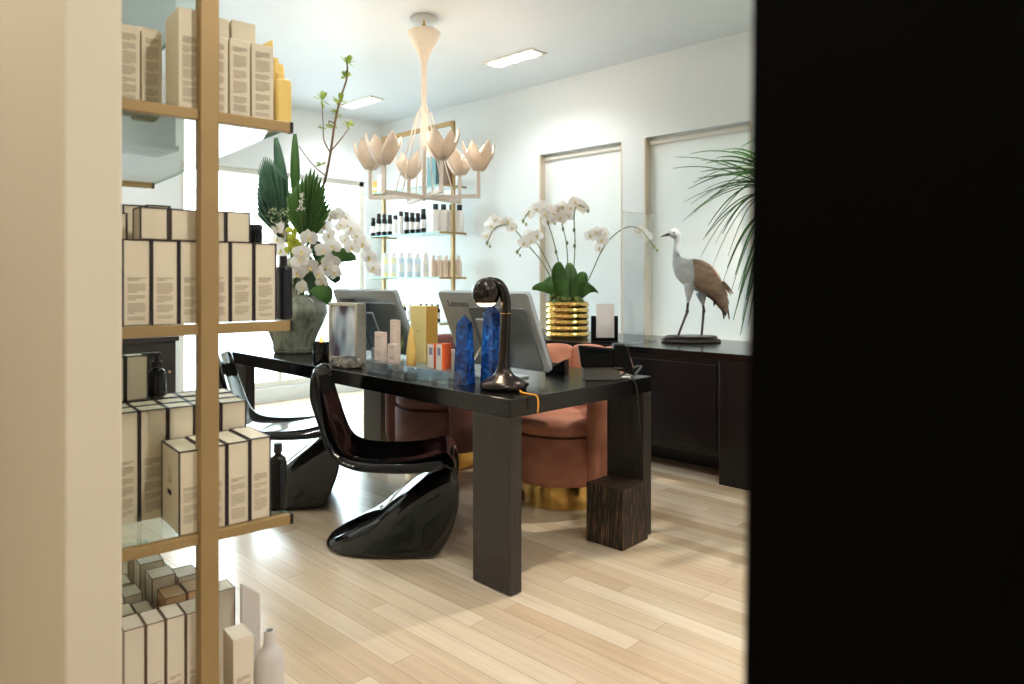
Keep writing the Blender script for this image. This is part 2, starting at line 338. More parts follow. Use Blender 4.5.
# ------------------------------------------------------------------ recessed ceiling lights, seen and added
def recessed(x, y, label, watts, warm=(1, .98, .95), lit=(-1, 0, 1), cone=150):
    t = thing('recessed_ceiling_light', label, 'ceiling light', (x, y, CZ), 0, 'recessed ceiling lights')
    L, W = .25, .075; b = MB()
    for q in (-1, 1):
        b.box(-L-.02, L+.02, q*W-.012, q*W+.012, -.012, -.001); b.box(q*L-.012 if q < 0 else L-.012, q*L+.012, -W, W, -.012, -.001)
    b.build('frame', MT['trim'], t)
    MB().box(-L+.012, L-.012, -W+.012, W-.012, -.005, -.001).build('trough', MT['white'], t)
    for k in (-1, 0, 1):
        m = MB().lathe([(.0, -.03), (.035, -.028), (.056, -.018), (.06, -.006)], 20, (k*.16, 0, 0)); m.build('lamp', MT['spotbulb'], t)
    for k in lit:
        l = bpy.data.lights.new('recessed_spot', 'SPOT'); l.energy = watts/len(lit); l.color = warm; l.spot_size = math.radians(cone); l.spot_blend = .6; l.shadow_soft_size = .022
        o = bpy.data.objects.new('recessed_spot', l); C.objects.link(o); o.parent = t; o.location = (k*.16, 0, -.06)
recessed(-3.78, 4.0, 'lit recessed ceiling light in front of the two windows', 25, (.97, .99, 1))
recessed(-5.80, 3.96, 'lit recessed ceiling light behind the blossom branch', 25, (.97, .99, 1))
recessed(-1.30, 4.1, 'recessed ceiling light above the palm fronds', 170, (1, .93, .80), (0,), 110)
for x, lb in ((-5.8, 'unseen fill light added above the corner by the near wall'), (-3.8, 'unseen fill light added in front of the desk chairs'), (-1.6, 'unseen fill light added just inside the opening')):  # fill row above the frame, added to brighten the desk side
    recessed(x, 1.5, lb, 34, (.97, .99, 1))
recessed(.35, .95, 'unseen fill light added just past the opening behind the black wall', 80, (1, .95, .86)); recessed(.35, 2.9, 'unseen fill light added at the hidden end of the room', 40, (1, .93, .84))  # out-of-view warm fill, added for the carton fronts and hidden end
recessed(-1.3, -.6, 'unseen warm light added on the near side of the opening, left', 68, (1, .95, .80)); recessed(.6, -.8, 'unseen warm light added on the near side of the opening, right', 40, (1, .95, .80))  # unseen pair added on the camera side to warm the near walls

# ------------------------------------------------------------------ desk
DX0, DX1, DY0, DY1 = -4.34, -1.815, 1.925, 2.86
def desk():
    t = thing('desk', 'long black wooden desk on slab legs carrying monitors, lamp, flowers and products', 'desk', (-3, 2.43, 0), -math.radians(1.8))
    def bx(*a): return MB().box(a[0]+3, a[1]+3, a[2]-2.4, a[3]-2.4, a[4], a[5])
    bx(DX0, DX1, DY0, DY1, .677, .75).build('tabletop', MT['desk'], t, bevel=.004)
    for x0, x1, y0, y1 in ((DX1-.215, DX1, DY0, DY0+.062), (DX1-.215, DX1, DY1-.062, DY1), (DX0, DX0+.2, DY0, DY0+.062), (-4.18, -3.965, DY1-.062, DY1)):
            bx(x0, x1, y0, y1, .004, .677).build('leg', MT['desk_leg'], t, bevel=.003)
    for x in (DX1-.07, DX1-.16): MB().lathe([(.012, 0), (.012, .018), (.006, .02)], 12, (x+3, DY0+.05-2.4+.035, 0)).build('levelling_foot', MT['chrome'], t)
desk()
def plinth_block():
    t = MB().box(-.1, .1, -.105, .105, 0, .27)
    o = t.build('wooden_block', MT['block'], bevel=.003, loc=(-1.882, 2.69, 0)); tag(o, 'small streaked black wooden block on the floor against the right desk leg', 'block')
plinth_block()

# ------------------------------------------------------------------ S-shaped chairs
def s_chair(label):
    t = thing('cantilever_chair', label, 'chair', (0, 0, 0), 0, 'black S-shaped chairs')
    # stations: centre (x,z), edge (x,z), half width
    S = [(-.330, .800, -.318, .792, .140), (-.322, .790, -.302, .786, .180), (-.300, .70, -.276, .70, .205), (-.272, .60, -.245, .605, .215), (-.242, .50, -.212, .515, .225), (-.212, .435, -.180, .462, .235),
         (-.165, .398, -.128, .438, .243), (-.09, .382, -.05, .428, .248), (.02, .382, .05, .422, .25), (.12, .392, .14, .422, .25), (.2, .412, .21, .428, .248), (.255, .427, .262, .428, .24),
         (.285, .405, .298, .375, .237), (.258, .375, .313, .30, .238), (.205, .338, .310, .21, .240), (.155, .298, .284, .12, .242), (.105, .258, .250, .05, .245), (.06, .222, .205, .004, .246),
         (.005, .178, .10, .003, .243), (-.05, .13, -.01, .003, .234), (-.13, .088, -.11, .003, .215), (-.21, .05, -.2, .003, .175), (-.265, .022, -.26, .003, .11), (-.285, .006, -.283, .003, .03)]
    n = len(S); NV = 25
    def fn(u, v):
        k = min(int(u*(n-1)), n-2); f = u*(n-1)-k
        a, b = S[k], S[k+1]
        def cr(i):
            p0 = S[max(k-1, 0)][i]; p3 = S[min(k+2, n-1)][i]
            return .5*((2*a[i])+(b[i]-p0)*f+(2*p0-5*a[i]+4*b[i]-p3)*f*f+(3*a[i]-p0-3*b[i]+p3)*f**3)
        cx, cz, ex, ez, w = (cr(i) for i in range(5))
        s = 2*v-1; isbase = min(1, max(0, (u*(n-1)-11)/4)); p = 3.2*(1-isbase)+3.4*isbase; q = abs(s)**p
        lat = s if isbase < .01 else (1-isbase)*s+isbase*math.copysign(min(1, abs(s))**.8, s)
        tx, tz = b[0]-a[0], b[1]-a[1]; tl = math.hypot(tx, tz) or 1
        roll = max(0, (abs(s)-.74)/.26)**2*.055*max(0, 1-max(0, u*(n-1)-10)/3)*min(1, u*(n-1)/2)
        return Vector((cx+(ex-cx)*q+tz/tl*roll, w*lat, max(.003, cz+(ez-cz)*q-tx/tl*roll)))
    o = MB().grid(fn, 70, NV).build('shell', MT['black_lacquer'], t, 180, recalc=True)
    so = o.modifiers.new('thick', 'SOLIDIFY'); so.thickness = .016; so.offset = 0
    su = o.modifiers.new('sub', 'SUBSURF'); su.levels = 1; su.render_levels = 1
    return t
ch = s_chair('glossy black S-shaped chair nearest the viewer, at the middle of the desk')
X, d = -.56, 3.24; x, y = room(X, d); ch.location = (x, y, .006); ch.rotation_euler = (0, 0, TH+.08)
c2 = copy_tree(ch); c2['label'] = 'glossy black S-shaped chair behind the shelf cartons, at the far end of the desk'
x, y = room(-1.255, 3.86); c2.location = (x, y, .006); c2.rotation_euler = (0, 0, TH+.18)

# ------------------------------------------------------------------ velvet tub chairs
def tub_chair(x, y, rz, m, label):
    t = thing('tub_chair', label, 'chair', (x, y, 0), rz, 'velvet tub chairs')
    MB().lathe([(.225, .0), (.235, .004), (.235, .131), (.225, .135)], 48).build('plinth', MT['gold'], t)
    MB().lathe([(.24, .13), (.27, .135), (.285, .16), (.288, .37), (.28, .385), (.2, .39)], 48, (0, -.02, 0)).build('seat_base', m, t, 50)
    MB().lathe([(.2, .385), (.262, .39), (.283, .41), (.283, .44), (.265, .465), (.2, .475), (.0, .478)], 48, (0, -.02, 0), close=False).build('seat_cushion', m, t, 60)
    # wrap-round padded back; local -Y is the open front
    A = math.radians(128); lob = 7
    def sh(u, v):
        a = -A+2*A*u; up = math.cos(a/2)**2
        top = .585+.24*min(1, up*1.25); z0 = .135
        q = 2*PI*v; ph = (u*lob) % 1; bul = abs(math.sin(PI*ph))**.5
        th = .045+.02*bul; mid = .325
        s_ = math.sin(q); c_ = math.cos(q)
        hz = (top-z0)/2; sg = lambda e, p: math.copysign(abs(e)**p, e)
        r = mid+th*sg(c_, .45)*(.75+.25*bul); z = (z0+top)/2+hz*sg(s_, .45)-(.022*(1-bul) if s_ > .5 else 0)
        return Vector((r*math.sin(a), r*math.cos(a), z))
    b = MB(); b.grid(sh, 113, 33)
    k = 33
    b.f += [tuple(range(32)), tuple(112*k+i for i in range(32))]; b.mi += [0, 0]
    b.build('padded_back', m, t, 60)
    return t
tub_chair(-2.465, 3.01, .2, MT['velvet'], 'dusty pink velvet tub chair with gold plinth at the right end of desk')
tub_chair(-3.52, 3.03, .1, MT['mauve'], 'mauve velvet tub chair with gold plinth behind the middle of the desk')

# ------------------------------------------------------------------ black window counter
def counter():
    t = thing('window_counter', 'long black counter under the windows holding the crane and the orchids', 'counter', (-2.5, 4.25, 0))
    X0, X1, Y0, Y1 = -4.25, -.6, 3.83, 4.68
    def bx(x0, x1, y0, y1, z0, z1): return MB().box(x0+2.5, x1+2.5, y0-4.25, y1-4.25, z0, z1)
    bx(X0, X1, Y0-.012, Y1, .735, .775).build('worktop', MT['counter_top'], t, bevel=.003)
    b = bx(X0+.02, -1.96, Y0+.012, Y1-.02, .16, .735); b.build('cabinet_body', MT['counter'], t, bevel=.003)
    for k in range(3):
        x0 = X0+.03+k*.75; x1 = x0+.74
        bx(x0, x1, Y0, Y0+.012, .2, .70).build('door', MT['counter'], t, bevel=.003)
    bx(X0+.05, -1.97, Y0+.3, Y1-.05, 0, .16).build('plinth', MT['counter'], t)
    bx(-1.955, -1.60, Y0-.004, Y1-.02, 0.0, .735).build('side_pier', MT['counter'], t, bevel=.003)
    bx(-1.595, X1-.02, Y0+.012, Y1-.02, .16, .735).build('cabinet_body', MT['counter'], t, bevel=.003)
    bx(X1-.3, X1-.02, Y0+.05, Y1-.05, 0, .16).build('plinth', MT['counter'], t)
counter()

# ------------------------------------------------------------------ brass and glass shelf units
def shelf_unit(label, loc, rz, zs, hgt, L=1.2, rail_t=.02):
    """local origin on the floor under the near post; the unit runs along local -X"""
    t = thing('brass_shelf', label, 'shelf', loc, rz, 'brass and glass shelf units')
    for x in (0, -L+.1): MB().box(x-.0165, x+.0165, -.0165, .0165, 0, hgt).build('post', MT['brass'], t, bevel=.002)
    MB().box(-L+.12, -.02, -.018, .018, hgt-.04, hgt).build('top_bar', MT['brass'], t, bevel=.002)
    MB().box(-L+.12, -.02, -.012, .012, .02, .05).build('bottom_bar', MT['brass'], t, bevel=.002)
    for z in zs:
        for x in (0, -L+.1):
            s = 1 if x == 0 else -1
            r = MB().box(x-.008, x+.008, -.172, .156, z-rail_t, z).build('rail', MT['brass'], t, bevel=.0015)
            MB().box(x-.0085, x+.0085, .156, .162, z-rail_t-.0005, z+.0005).build('rail_cap', MT['brass_dark'], r)
        g = MB().box(-L, -.009, -.168, .156, z-.012, z-.002).build('glass_shelf', MT['glass'], t, smooth=0)
        MB().box(-L+.001, -.01, -.1705, -.1682, z-.0115, z-.0025).box(-L+.001, -.01, .1562, .1585, z-.0115, z-.0025).build('polished_edge', MT['glass_edge'], g)
    return t
RZ1 = -math.radians(6.46)
PX, PYY = room(-.566, 1.30)
SZ = [.348, .738, 1.123, 1.518, 1.92]
U1 = shelf_unit('near brass post shelf with glass tiers packed with cream cartons', (PX, PYY, 0), RZ1, SZ, 2.5)
EX = Vector((-math.cos(RZ1), -math.sin(RZ1), 0)); EA = Vector((-math.sin(RZ1), math.cos(RZ1), 0))     # depth into the unit, and along its end rail
def tocam(p): return (CAMX.dot(p), CAMY.dot(p))
P0 = Vector((PX, PYY, 0)); F2 = tocam(EX); E2 = tocam(EA); P2 = tocam(P0)
def a_at(px, b):
    r = (px-CXP)/F; X0, d0 = P2[0]+b*F2[0], P2[1]+b*F2[1]
    return (r*d0-X0)/(E2[0]-r*E2[1])
def sp(a, b, z): p = P0+EA*a+EX*b; return Vector((p.x, p.y, z))
def ztop(px, py, b):
    a = a_at(px, b); d = tocam(P0+EA*a+EX*b)[1]; return H-(py-HOR)*d/F

# ------------------------------------------------------------------ cartons and bottles
def text_mesh(w, h, seed, kind):
    r = random.Random(seed); b = MB(); x = .0006
    m = .16*w; z = h*{'low': .56, 'full': .9, 'mid': .72}[kind]; zb = h*.05; gap = .0034
    def bar(y0, y1, z1, t): b.add([(0, y0, z1-t), (0, y1, z1-t), (0, y1, z1), (0, y0, z1)], [(0, 1, 2, 3)])
    W = w-2*m; first = True
    while z > zb+.006:
        lines = r.randint(3, 7) if not first else r.randint(2, 4); 
        for k in range(lines):
            if z < zb+.003: break
            e = W*(1 if k < lines-1 else r.uniform(.35, .8))*r.uniform(.9, 1)
            bar(-w/2+m, -w/2+m+e, z, .0024 if first else .0019); z -= gap
        z -= r.uniform(.002, .006); first = False
    return b
def carton(name, label, w, dp, h, loc, rz=RZ1, body='cream', trim=None, text='low', cat='box', group=None, seed=0, side_mark=False, ink='ink', lid=False):
    t = thing(name, label, cat, loc, rz, group)
    MB().box(-dp/2, dp/2, -w/2, w/2, 0, h).build('carton', MT[body], t, bevel=.0012, seg=1)
    if trim:
        e = .0014 if trim == 'navy' else .0008; b = MB(); X_, Y_ = dp/2, w/2
        for sy in (-1, 1):
            for sx in (-1, 1): b.box(sx*X_-e, sx*X_+e, sy*Y_-e, sy*Y_+e, 0, h)
        for z in (h,):
            for sx in (-1, 1): b.box(sx*X_-e, sx*X_+e, -Y_, Y_, z-e, z+e*.6)
            for sy in (-1, 1): b.box(-X_, X_, sy*Y_-e, sy*Y_+e, z-e, z+e*.6)
        b.build('dark_edging', MT[trim], t, 0)
    if text:
        text_mesh(w, h, seed, text).build('printed_text', MT[ink], t, 0, loc=(dp/2+.0006, 0, 0), recalc=False)
    if side_mark:
        b = MB().box(-.02, .006, -w/2-.0006, -w/2-.0001, h*.40, h*.46); b.build('printed_bar', MT['inkdark'], t, 0)
        b = MB()
        for k, q in enumerate((.72, .69, .66, .61, .59, .57, .55)): b.box(-.018+.004*(k % 3), .006, -w/2-.0006, -w/2-.0001, h*q, h*q+.0016)
        b.build('printed_text', MT['ink'], t, 0)
    return t
SN = {3: 'top shelf', 2: 'second shelf', 1: 'third shelf', 0: 'lowest shelf'}
def row(shelf, b, dp, items, label, body='cream', trim=None, text='low', z0=None, group=None, dz=0, mark=None):
    zz = SZ[shelf]+dz if z0 is None else z0
    for i, (l, r, top) in enumerate(items):
        a0, a1 = a_at(l, b), a_at(r, b); w = a1-a0; h = ztop((l+r)/2, top, b)-zz
        carton('carton', label.format(ORD[i]), w*.97, dp, h, sp((a0+a1)/2, b+dp/2, zz+.0005), body=body, trim=trim, text=text, group=group, seed=shelf*100+i, side_mark=(mark == i))
# top shelf
row(3, .10, .045, [(117, 140.5, 25), (141.5, 162.5, 31)], '{} recessed cream carton from the wall on the top shelf', text='full', group='cartons on the top shelf')
row(3, .008, .09, [(178, 203, 9)], 'tallest cream carton on the top shelf, just left of the brass post', text='mid', group='cartons on the top shelf', mark=9)
row(3, .015, .045, [(205.5, 228.5, 36), (229.5, 250.5, 40), (251.5, 274, 45)], '{} cream carton right of the post, front row, top shelf', text='full', group='cartons on the top shelf')
row(3, .07, .045, [(203, 229.5, 17), (231.5, 256, 22)], '{} taller plain carton right of the post, back row, top shelf', text=None, group='cartons on the top shelf')
row(3, .13, .045, [(136, 160, 28), ], 'cream carton half hidden behind the pair on the top shelf', text=None, group='cartons on the top shelf')
# second shelf
row(2, .012, .05, [(122.5, 150.5, 240), (152, 178, 241), (179.5, 205, 241.5), (206.5, 229.5, 242), (231, 253, 242.5), (254.5, 276, 244)], '{} tall dark-edged carton from the wall, standing on the second shelf', trim='navy', group='tall cartons on the second shelf')
z2 = ztop(150, 240, .012)+.001
row(2, .02, .055, [(140, 168, 208), (170.5, 197, 210), (203, 225, 211.5), (226.5, 250, 212.5)], '{} small square carton from left atop the tall second-shelf cartons', trim='navy', text=None, z0=z2+.001, group='small cartons stacked on the second shelf')
row(2, .064, .05, [(104, 127, 213)], 'small carton against the wall atop the second-shelf cartons', trim='navy', text=None, z0=SZ[2], group='small cartons stacked on the second shelf')
row(2, .12, .05, [(123, 146, 205.5), (147, 170, 206)], '{} carton from the wall in the back row of the second shelf', trim='navy', text=None, z0=SZ[2], group='cartons at the back of the second shelf')
# third shelf
row(1, .004, .12, [(179, 203, 451), (204.5, 226, 446.5), (227.5, 249, 442.5), (250.5, 270.5, 438)], '{} tall dark-edged carton from left, front row of the third shelf', trim='navy', group='front cartons on the third shelf', mark=0)
nm = ['second', 'third', 'fourth']
for k, b in enumerate((.135, .195, .255)):
    it = [(113, 138.5, 413), (140, 167, 410), (168.5, 194, 407), (195.5, 220, 404.5), (221.5, 246, 402)]
    row(1, b, .055, [(l-k*7, r-k*7, t-4.5*k) for l, r, t in it], '{} taller carton from the wall, '+nm[k]+' row of the third shelf', trim='navy', text='low' if k == 0 else None, group='rear cartons on the third shelf')
z3 = ztop(150, 401, .25)+.003
row(1, .26, .045, [(101, 124.5, 358), (126, 148, 356)], '{} short carton from the wall atop the rear third-shelf cartons', trim='navy', text=None, z0=z3, group='cartons stacked at the rear of the third shelf')
# lowest shelf
row(0, .012, .06, [(123.5, 145, 629), (146.5, 165, 623), (166.5, 185, 617), (186.5, 206, 612)], '{} tall slim carton from the wall, front row of the lowest shelf', body='cream2', trim='browntrim', group='front cartons on the lowest shelf')
row(0, -.0, .06, [(233, 254, 637.5)], 'wide cream carton beside the white bottle on the lowest shelf', body='cream2', text='low', group='front cartons on the lowest shelf')
row(0, .13, .05, [(216, 235, 590)], 'plain carton behind the wide carton on the lowest shelf', body='cream2', trim='browntrim', text=None, group='rear cartons on the lowest shelf')
zl = SZ[0]
def pile():
    # stepped pile of small cartons behind the slim front row
    L = [(.10, 165, 187, 597, 'kraft'), (.10, 188, 209, 590, 'kraft'), (.17, 152, 176, 577, 'cream2'), (.17, 178, 200, 576, 'cream2'), (.24, 140, 164, 563, 'cream2'), (.31, 128, 152, 553.5, 'cream2'),
         (.10, 138, 155, 613, 'cream2'), (.17, 124, 143, 596, 'cream2'), (.10, 120, 136, 616, 'cream2'), (.24, 116, 132, 585, 'cream2')]
    wd = ['nearest tan carton', 'nearest tan carton beside the post', 'second step carton', 'second step carton beside the post', 'third step carton', 'topmost carton', 'low front carton', 'low middle carton', 'low carton against the wall', 'rear carton against the wall']
    for i, (b, l, r, t, m) in enumerate(L):
        a0, a1 = a_at(l, b), a_at(r, b); h = ztop((l+r)/2, t, b)-zl
        carton('carton', wd[i]+' in the stepped pile on the lowest shelf', (a1-a0)*.97, .055, h, sp((a0+a1)/2, b+.03, zl+.0005), body=m, trim='browntrim', text=None, group='stepped pile on the lowest shelf', seed=i)
pile()
def bottle(name, label, loc, prof, m, cap=None, cm='blackcap', n=24, rz=0, cat='bottle', group=None, extra=None):
    t = thing(name, label, cat, loc, rz, group)
    MB().lathe(prof, n).build('body', m, t, 50)
    if cap: MB().lathe(cap, n).build('cap', MT[cm], t, 50)
    if extra: extra(t)
    return t
def pump(t, z, r=.006):
    def f(t):
        MB().lathe([(.011, z), (.011, z+.012), (.005, z+.013), (.005, z+.024)], 16).build('collar', MT['blackcap'], t)
        MB().box(-.008, .008, -.03, .008, z+.024, z+.032).build('pump_head', MT['blackcap'], t, bevel=.003)
    return f
a = a_at(278, .035); dd = tocam(P0+EA*a+EX*.035)[1]; px = dd/F
hb = ztop(278, 443, .035)-SZ[1]
bottle('pump_bottle', 'black bottle at the right end of the third shelf', sp(a, .035, SZ[1]), [(.012, 0), (8.4*px, .002), (8.4*px, hb*.72), (7.2*px, hb*.78), (3.2*px, hb*.83), (3.2*px, hb*.86)], MT['darkglass'], [(.0085, hb*.86), (.0085, hb), (.007, hb)])
a = a_at(283.5, .04); hb = ztop(283, 256, .04)-SZ[2]
t = thing('dark_bottle', 'dark navy bottle at the right end of the second shelf', 'bottle', sp(a, .04, SZ[2]), RZ1)
MB().box(-.02, .02, -.013, .013, 0, hb*.84).build('body', MT['navyglass'], t, bevel=.006); MB().lathe([(.009, hb*.84), (.009, hb*.86), (.0075, hb*.86), (.0075, hb)], 16).build('cap', MT['blackcap'], t)
a = a_at(257, .03); zz = z2+.001
t = thing('black_jar', 'small black jar atop the tall cartons on the second shelf', 'jar', sp(a, .035, zz)); MB().lathe([(.011, 0), (.0125, .002), (.0125, .024), (.011, .026)], 20).build('body', MT['darkglass'], t); MB().lathe([(.0127, .0265), (.0127, .036), (.011, .037)], 20).build('lid', MT['blackcap'], t)
a = a_at(158, .27)
bottle('pump_bottle', 'black pump bottle atop the rear cartons on the third shelf', sp(a, .28, z3+.001), [(.012, 0), (.0185, .002), (.0185, .045), (.016, .055), (.009, .06), (.009, .063)], MT['darkglass'], extra=pump(None, .063), rz=RZ1)
# yellow bottles at the end of the top shelf
for i, (pxl, pxr, top, b, lab) in enumerate(((275, 291, 77, .03, 'yellow plastic bottle at the right end of the top shelf'), (272, 284, 62, .075, 'yellow bottle tucked behind the last carton on the top shelf'), (259, 272, 37, .12, 'yellow bottle with slanted top behind the cartons on the top shelf'))):
    a = (a_at(pxl, b)+a_at(pxr, b))/2; w = a_at(pxr, b)-a_at(pxl, b); h = ztop(pxl, top, b)-SZ[3]
    t = thing('yellow_bottle', lab, 'bottle', sp(a, b+.01, SZ[3]), RZ1, 'yellow bottles on the top shelf')
    if i == 2: MB().prism([(-w/2, 0), (w/2, 0), (w/2, h), (-w/2, h*.9)], -.02, .02, 'x').build('body', MT['yellow'], t, bevel=.004)
    else:
        MB().prism([(-w/2, 0), (w/2, 0), (w/2, h*.9), (w/2*.8, h), (-w/2*.8, h), (-w/2, h*.9)], -.017, .017, 'x').build('body', MT['yellow'], t, bevel=.006, seg=3)
        MB().box(-.008, .008, -w*.3, w*.1, h, h+.012).build('cap', MT['yellow'], t, bevel=.002)
# lowest shelf: white bottle and tube
b = .03; a = a_at(269.5, b); dd = tocam(P0+EA*a+EX*b)[1]; px = dd/F; h = ztop(270, 630, b)-zl
bottle('white_bottle', 'white bottle at the right end of the lowest shelf', sp(a, b, zl), [(.02, 0), (14*px, .004), (14.5*px, h-70*px), (14*px, h-28*px), (11.5*px, h-21*px), (7*px, h-16*px), (5.8*px, h-12*px), (5.5*px, h-2*px), (4.5*px, h)], MT['greyw'], [(3.5*px, h), (3.5*px, h+.001), (2.5*px, h+.0015)], 'grey')
b = .10; a0, a1 = a_at(240, b), a_at(261, b); h = ztop(240, 583, b)-zl; w = a1-a0
t = thing('squeeze_tube', 'white tapered tube standing behind the white bottle on the lowest shelf', 'tube', sp((a0+a1)/2, b, zl), RZ1)
MB().prism([(-w/2, .03), (w/2, .03), (w/2*.9, h*.87), (-w/2*.95, h)], -.005, .005, 'x').build('body', MT['greyw'], t, bevel=.003); MB().lathe([(w*.45, 0), (w*.45, .03)], 20, sy=1, sx=.5).build('cap', MT['white'], t)
# ------------------------------------------------------------------ far shelf unit in the corner
SF = [.37, .80, 1.232, 1.662, 2.11]
U2 = shelf_unit('far brass shelf with glass tiers in the corner behind the chandelier', (-5.0, 4.45, 0), 0, SF, 2.72)
def far(px, y, z): dd = PY(px, y); p = PD(px, HOR, dd); return (p.x, y, z)
def small_bottle(name, label, loc, h, r, m, cm, label_m=None, group=None, cr=.5, shoulder=.68):
    t = thing(name, label, 'bottle', loc, 0, group)
    MB().lathe([(r*.8, 0), (r, .003), (r, h*shoulder), (r*.9, h*(shoulder+.05)), (r*cr*.9, h*.79)], 14).build('body', m, t, 50)
    MB().lathe([(r*cr, h*.79), (r*cr, h*.985), (r*cr*.85, h)], 12).build('cap', cm, t, 50)
    if label_m: MB().lathe([(r*1.02, h*.2), (r*1.02, h*.55)], 14, close=False).build('paper_label', label_m, t)
n = 0
for i in range(10):
    px = 373+i*5.6; dark = i not in (4, 5)
    small_bottle('small_bottle', '%s small bottle from left on the far shelf under the chandelier' % ORD[i], far(px, 4.36, SF[3]), .20+.012*((i*3) % 4), .0285, MT['darkglass' if dark else 'white'], MT['blackcap'], MT['white'] if i % 2 == 0 else MT['paper'], 'small bottles under the chandelier', .8, .72)
for i, px in enumerate((435.5, 443.5, 452, 459.5)):
    small_bottle('white_bottle', '%s tall white bottle from left beside the far brass post' % ORD[i], far(px, 4.36+i*.07, SF[3]), .27, .042, MT['white'], MT['blackcap'], None, 'tall white bottles on the far shelf', .62, .74)
for i in range(6):
    px = 385+i*8
    small_bottle('clear_bottle', '%s pale bottle from left on the far shelf below the dark bottles' % ORD[i], far(px, 4.38, SF[2]), .25-.012*(i > 3), .038, MT[('pale_yellow', 'pale_yellow', 'pale_blue', 'pale_blue', 'pale_blue', 'white')[i]], MT['white'], MT['paper'], 'pale bottles on the far shelf', .7, .72)
for i in range(5):
    px = 433+i*6.4
    small_bottle('pink_bottle', '%s short blush bottle from left, beside the pale bottles on the far shelf' % ORD[i], far(px, 4.36+.05*i, SF[2]), .21, .032, MT['pale_pink'], MT['white'], None, 'short blush bottles on the far shelf', .7, .72)
for i in range(7):
    px = 404+i*5.6
    small_bottle('small_bottle', '%s low bottle from left, lower far shelf behind the yellow carton' % ORD[i], far(px, 4.38, SF[1]), .17, .026, MT['white' if i % 2 else 'darkglass'], MT['pale_yellow' if i < 3 else 'blackcap'], MT['paper'], 'bottles on the lower far shelf')
x, y, z = far(373.5, 4.38, SF[4]); t = thing('orange_carton', 'small orange carton on the top tier of the far shelf', 'box', (x, y, z)); MB().box(-.03, .03, -.03, .03, 0, .14).build('carton', MT['yellow'], t, bevel=.001); MB().box(-.0305, .0305, -.0305, .0305, .04, .075).build('printed_band', MT['white'], t, 0)
x, y, z = far(381.5, 4.40, SF[4]); t = thing('white_carton', 'tall white carton beside the orange one on the far shelf top tier', 'box', (x, y, z)); MB().box(-.035, .035, -.03, .03, 0, .2).build('carton', MT['white'], t, bevel=.001); MB().box(-.03, .03, -.031, -.0303, .03, .05).build('printed_band', MT['ink'], t, 0)
x, y, z = far(432, 4.44, SF[4]); t = thing('gift_box', 'grey blue gift box leaning on top tier of the far shelf', 'box', (x, y, z)); MB().box(-.09, .09, -.03, .03, 0, .3).build('carton', MT['teal'], t, bevel=.002); MB().box(-.091, -.04, -.031, .031, 0, .301).build('sleeve', MT['white'], t, 0)
x, y, z = far(447, 4.43, SF[4]); t = thing('folded_bag', 'brown paper bag beside the grey gift box on the far shelf', 'bag', (x, y, z)); MB().prism([(-.06, 0), (.06, 0), (.05, .25), (-.055, .3)], -.04, .04, 'y').build('bag', MT['twig'], t, bevel=.004); MB().tube([(-.03, 0, .27), (-.02, 0, .34), (.02, 0, .34), (.03, 0, .25)], .003, 6).build('handle', MT['paper'], t)

